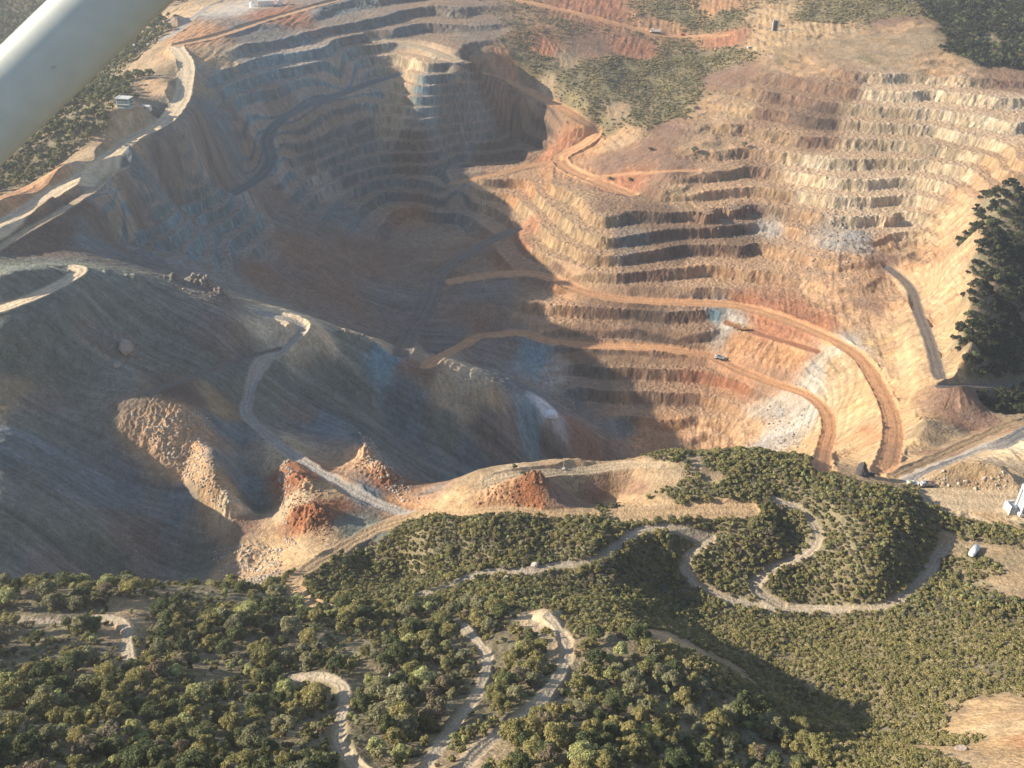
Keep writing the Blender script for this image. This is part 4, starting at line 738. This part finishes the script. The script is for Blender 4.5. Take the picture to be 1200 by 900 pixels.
def hut(name, label, u, v, rz, L, D, H, wall, roof, dz=0):
    t = thing(name, label, 'building', u, v, rz, None, dz)
    MB().box((0, 0, H/2-.3), (L, D, H+.6)).build('wall', PAINT[wall], t)
    MB().box((0, -D*.26, H+.35), (L*1.06, D*.62, .18), rx=.28).box((0, D*.26, H+.35), (L*1.06, D*.62, .18), rx=-.28).build('roof', PAINT[roof], t)
    d_ = MB().box((-L*.3, -D/2-.03, 1.05), (1.0, .1, 2.1)).build('door', PAINT['grey'], t); MB().cyl((-L*.3+.35, -D/2-.12, 1.05), (-L*.3+.35, -D/2-.05, 1.05), .06, n=8).build('handle', PAINT['steel'], d_)
    for k in range(max(1, int(L/4))): MB().box((-L*.05+k*2.6, -D/2-.03, 1.7), (1.3, .1, .9)).build('window', PAINT['dark_glass'], t)
    return t
hut('shed', 'small dark-fronted shed right of the control building on the ridge', 172, 129, -.1, 6.5, 4, 3, 'dusty', 'roof')
hut('site_cabin', 'long white cabin at the wood edge just past the wing strut', 166, 56, .15, 14, 4.5, 3.2, 'white', 'white')
hut('workshop', 'grey-roofed workshop at the top edge above the red road', 312, 7, .2, 16, 9, 6, 'dusty', 'roof')
def silo(label, u, v, r, h):
    t = thing('silo', label, 'silo', u, v); MB().cyl((0, 0, -.5), (0, 0, h), r, n=24).build('tank', PAINT['white'], t, 0); MB().cyl((0, 0, h), (0, 0, h+r*.5), r*1.02, .3, 24).build('roof', PAINT['galv'], t)
    l_ = MB()
    for k in range(int(h/.6)): l_.box((r+.12, 0, k*.6+.3), (.06, .6, .06))
    l_.box((r+.12, .3, h/2), (.07, .07, h)); l_.box((r+.12, -.3, h/2), (.07, .07, h)); l_.build('ladder', PAINT['steel'], t)
silo('slim white silo at the top edge of the photo, right of the workshop', 328, 6, 2.0, 7)
silo('low white tank at the top edge of the photo, left of the workshop', 296, 8, 3.2, 4)
# crusher tower cut by the right edge, and the white bay wall beside it
t = thing('plant_tower', 'tall white framed plant tower with grey panels at the right edge of the yard', 'tower', 1199, 600, math.radians(4), None, 0, .82)
MB().box((0, 0, .6), (8, 7, 1.6)).box((0, 0, 15.6), (7.4, 6.6, 2.0)).build('plinth', PAINT['white'], t)
f_ = MB()
for x_ in (-3.2, 3.2):
    for y_ in (-2.8, 2.8): f_.box((x_, y_, 8), (.9, .9, 14))
f_.build('frame', PAINT['white'], t)
MB().box((0, 0, 8), (5.8, 5.2, 13.4)).build('panel', PAINT['grey'], t)
r_ = MB()
for s_ in (-1, 1): r_.box((0, s_*3.2, 17.1), (7.2, .1, .1)); r_.box((s_*3.6, 0, 17.1), (.1, 6.4, .1))
for x_ in (-3.6, 0, 3.6):
    for y_ in (-3.2, 3.2): r_.box((x_, y_, 16.9), (.1, .1, .6))
r_.build('railing', PAINT['galv'], t)
t = thing('loading_bay', 'low white walled bay with a grey sloping side, left of the plant tower', 'bay', 1184, 598, math.radians(6))
MB().box((-1.8, 0, 1.6), (.5, 4.5, 4.4)).box((0, 2.1, 1.6), (4.2, .4, 4.4)).build('wall', PAINT['white'], t); MB().box((.5, -.2, 1.3), (4.0, 3.8, 3.0), top=(.45, .8)).build('ramp', PAINT['grey'], t)
# water tank trailer in the clearing
t = thing('tank_trailer', 'white tank trailer standing in the bare clearing right of the wooded hill', 'trailer', 1140, 650, math.radians(48), None, 0, 1.15)
MB().cyl((-2.8, 0, 1.9), (2.8, 0, 1.9), 1.15, n=24).cyl((2.8, 0, 1.9), (3.1, 0, 1.9), 1.15, .6, 24).cyl((-3.1, 0, 1.9), (-2.8, 0, 1.9), .6, 1.15, 24).build('tank', PAINT['white'], t, 0, True)
MB().cyl((0, 0, 2.9), (0, 0, 3.3), .4).build('hatch', PAINT['galv'], t); MB().box((0, 0, .75), (5.8, 1.0, .25)).box((3.8, 0, .6), (2.0, .2, .2)).build('chassis', PAINT['steel'], t)
for x_ in (-1.8, -.6):
    for y_ in (-.9, .9): wheel(t, x_, y_, .48, .3)
def pole(label, u, v, h, r, paint, arm=True, base_=False):
    t = thing('pole', label, 'pole', u, v); MB().cyl((0, 0, -1), (0, 0, h), r, r*.6, 10).build('shaft', PAINT[paint], t)
    if arm: MB().box((0, 0, h-.6), (1.8, .14, .14)).box((.75, 0, h-.4), (.12, .12, .3)).box((-.75, 0, h-.4), (.12, .12, .3)).build('crossarm', PAINT[paint], t)
    if base_: MB().box((0, 0, .2), (1.4, 1.4, 1.0)).build('footing', PAINT['concrete'], t)
pole('dark lone pole on the orange pit floor behind the bushy ridge', 834.5, 524, 9.5, .34, 'wood', True)
pole('pale slim pole at the back rim of the flat yellow yard', 660.5, 550, 6.2, .14, 'galv', True, True)
pole('tall grey mast at the shadow edge below the orange bench tips', 569, 250, 17, .26, 'galv', False, True)
pole('thin short pole on the ridge right of the pale yard pole', 761, 541, 3.6, .10, 'galv', True)
# concrete portal on the far hillside
t = thing('concrete_portal', 'pale concrete portal with two tall posts on the tan upper hillside', 'portal', 908, 36, 0)
for x_ in (-2.6, 2.6): MB().box((x_, 0, 5.2), (1.3, 1.6, 12)).build('post', PAINT['concrete'], t)
MB().box((0, .2, 10.4), (3.9, 1.2, 1.1)).build('lintel', PAINT['concrete'], t); MB().box((0, .6, 4.6), (3.9, .3, 10.6)).build('dark_gap', PAINT['steel'], t)  # dark sheet added in place of the shaded gap between the posts
t = thing('culvert', 'small white culvert slab at the head of the far gully track', 'culvert', 879, 56, .4)
MB().box((0, 0, .6), (7, 2.2, 1.2)).build('slab', PAINT['concrete'], t); MB().box((-1.2, -1.3, .2), (2.0, .6, 1.4)).build('mouth', PAINT['steel'], t)
# rock tooth and single boulders
def boulder(name, label, cat, u, v, size, paint, seed, stretch=(1, 1, 1), sink=.25, rz=0):
    me = rock_mesh(name, seed, PAINT[paint], 4); g = ground_at(u, v); o = link(bpy.data.objects.new(name, me)); o.location = g+Vector((0, 0, size*stretch[2]*(1-2*sink)*.5)); o.scale = (size*stretch[0], size*stretch[1], size*stretch[2]); o.rotation_euler = (0, 0, rz)
    o['label'] = label; o['category'] = cat
boulder('rock_tooth', 'tall black jagged rock tooth on the hill edge below the haul roads', 'rock', 1010, 557, 3.0, 'basalt', 611, (.9, .8, 2.0), .2)
boulder('rock_stump', 'lower black rock right beside the tall black rock tooth', 'rock', 1021, 558, 2.0, 'basalt', 612, (1.3, .7, 1.1), .2)
boulder('boulder', 'round white boulder on the upper verge of the middle hill track', 'rock', 627, 663, 1.45, 'white_rock', 613)
boulder('boulder', 'small pale boulder in the shade left of the round white one', 'rock', 615, 659, .9, 'white_rock', 614)
boulder('boulder', 'pinkish boulder among bushes above the middle hill track', 'rock', 717, 654, 1.2, 'pink_rock', 615)
boulder('boulder', 'flat pale boulder right of the pinkish one, near the track', 'rock', 705, 662, 1.1, 'white_rock', 616, (1.3, 1, .8))
boulder('boulder', 'big pale boulder on the orange hump in the lower right corner', 'rock', 1127, 879, 1.5, 'pink_rock', 633, (1.15, 1.0, .85), .33)
boulder('boulder', 'huge pinkish boulder half way up the shaded upper dump face', 'rock', 146, 408, 3.6, 'pink_rock', 618, (1, 1, 1.15), .3)
boulder('boulder', 'second grey-pink boulder just below the huge one on the shaded dump', 'rock', 138, 428, 2.2, 'pink_rock', 619, (1, 1, 1), .3)
boulder('outcrop', 'pale broken rock standing among the trees right of the bent track', 'rock', 459, 798, 1.6, 'white_rock', 620, (.7, .7, 1.6), .2)
boulder('outcrop', 'low pale rock left of the tall broken rock among the trees', 'rock', 446, 801, 1.2, 'white_rock', 621, (1.3, .8, .9), .2)
boulder('boulder', 'pale boulder under the middle hill track, among dark bushes', 'rock', 594, 680, 1.8, 'white_rock', 622, (.8, .8, 1.3), .2)
boulder('stockpile', 'bright white crushed rock heap on the shaded spur above the pit floor', 'stockpile', 645, 487, 6.0, 'white', 623, (1.1, .9, .6), .3)
# bare dead tree
t = thing('dead_tree', 'bare pale dead tree at the wood edge left of the track head', 'tree', 516, 722)
V, F = [], []; tube(V, F, (0, 0, -.5), (.2, .1, 3.0), .16, .10); r = np.random.default_rng(66); BV, BF = [], []
for k in range(11):
    a = k*2.4; h = 1.2+k*.18; e = (math.cos(a)*r.uniform(.9, 1.7), math.sin(a)*r.uniform(.9, 1.7), h+r.uniform(1.0, 2.0)); tube(BV, BF, (.2*h/3, .1*h/3, h), e, .06, .02, 5)
    for q in range(2): tube(BV, BF, e, (e[0]+r.uniform(-.6, .6), e[1]+r.uniform(-.6, .6), e[2]+r.uniform(.3, .9)), .025, .01, 4)
DEAD = flat_mat('bleached_wood', (.50, .46, .40), .9)
for nm_, a_, b_ in (('trunk', V, F), ('branches', BV, BF)): o = link(bpy.data.objects.new(nm_, mesh_from(nm_, a_, b_, DEAD))); o.parent = t
# single bushes round the yard and on the pit terraces
for k, (u_, v_, s_, lab) in enumerate([(613, 563, 1.4, 'grey-green bush in the middle of the flat yellow yard, left one'), (633, 559, 1.5, 'grey-green bush on the yellow yard, beside the red rock mound'), (603, 549, 1.6, 'dark bush at the back left rim of the yellow yard'), (813, 178, 3.2, 'large green bush clump on the tan terrace, left of the grey rock'), (872, 172, 2.8, 'green bush clump on the upper tan terrace, right of the grey rock'), (762, 176, 2.2, 'dark bush on the brown terrace slope above the pale path'), (715, 212, 2.0, 'dark bush beside the pale path, near its left end'), (738, 212, 2.2, 'dark bush below the pale path, second from its left end'), (797, 540, 2.4, 'dark tall bush clump at the right end of the yellow yard'), (806, 546, 2.2, 'dark bush just below the tall clump at the yard end')]):
    t = thing('bush', lab, 'bush', u_, v_, k*1.3, 'single bushes standing in the open', -.15, s_*.62); V, F = crown(700+k, 1.8, 2.3, 7, 700, .2, .35, .95)
    o = link(bpy.data.objects.new('foliage', mesh_from('foliage', V, F, LEAF['dark green' if 'dark' in lab else 'grey green' if 'grey' in lab else 'olive']))); o.parent = t
    tv, tf = trunk(760+k, 1.4, 2.0, .5); o = link(bpy.data.objects.new('stem', mesh_from('stem', tv, tf, BARK))); o.parent = t
# ------------------------------------------------------------------ the aircraft's wing strut
def strut():
    def at(u, v, d): return Vector(ray(u, v))*d+Vector((0, 0, CAMZ))
    A = at(-330, 443, 1.62); B = at(520, -373, 1.50); ax = (B-A).normalized(); L_ = (B-A).length
    view = ((A+B)/2-Vector((0, 0, CAMZ))).normalized(); side = ax.cross(view).normalized(); dep = side.cross(ax).normalized()
    V = []; F = []; n = 40; m_ = 24
    for i in range(m_+1):
        c = A+ax*(L_*i/m_)
        for k in range(n):
            a = 2*math.pi*k/n; s_ = math.copysign(abs(math.cos(a))**.9, math.cos(a)); V.append(c+side*(.0640*s_)+dep*(.046*math.sin(a)))
    for i in range(m_):
        for k in range(n): F.append([i*n+k, i*n+(k+1) % n, (i+1)*n+(k+1) % n, (i+1)*n+k])
    F.append(list(range(n))[::-1]); F.append([m_*n+k for k in range(n)])
    m = bpy.data.materials.new('strut_paint'); nt, bs = nodes(m); N = nt.nodes; L = nt.links
    tc = N.new('ShaderNodeTexCoord'); v1 = N.new('ShaderNodeTexNoise'); v1.inputs['Scale'].default_value = 34; v1.inputs['Detail'].default_value = 8; L.new(tc.outputs['Object'], v1.inputs['Vector'])
    cr = N.new('ShaderNodeValToRGB'); cr.color_ramp.elements[0].position = .27; cr.color_ramp.elements[0].color = (.10, .09, .07, 1); cr.color_ramp.elements[1].position = .325; cr.color_ramp.elements[1].color = (.50, .505, .44, 1); e = cr.color_ramp.elements.new(.7); e.color = (.55, .555, .49, 1)
    L.new(v1.outputs['Fac'], cr.inputs[0]); L.new(cr.outputs[0], bs.inputs['Base Color']); bs.inputs['Roughness'].default_value = .38
    me = mesh_from('wing_strut', V, F, m, True); o = link(bpy.data.objects.new('wing_strut', me)); o['label'] = 'white painted aircraft wing strut crossing the upper left corner, close by'; o['category'] = 'strut'
strut()
cd.dof.use_dof = True; cd.dof.focus_distance = 520; cd.dof.aperture_fstop = 10
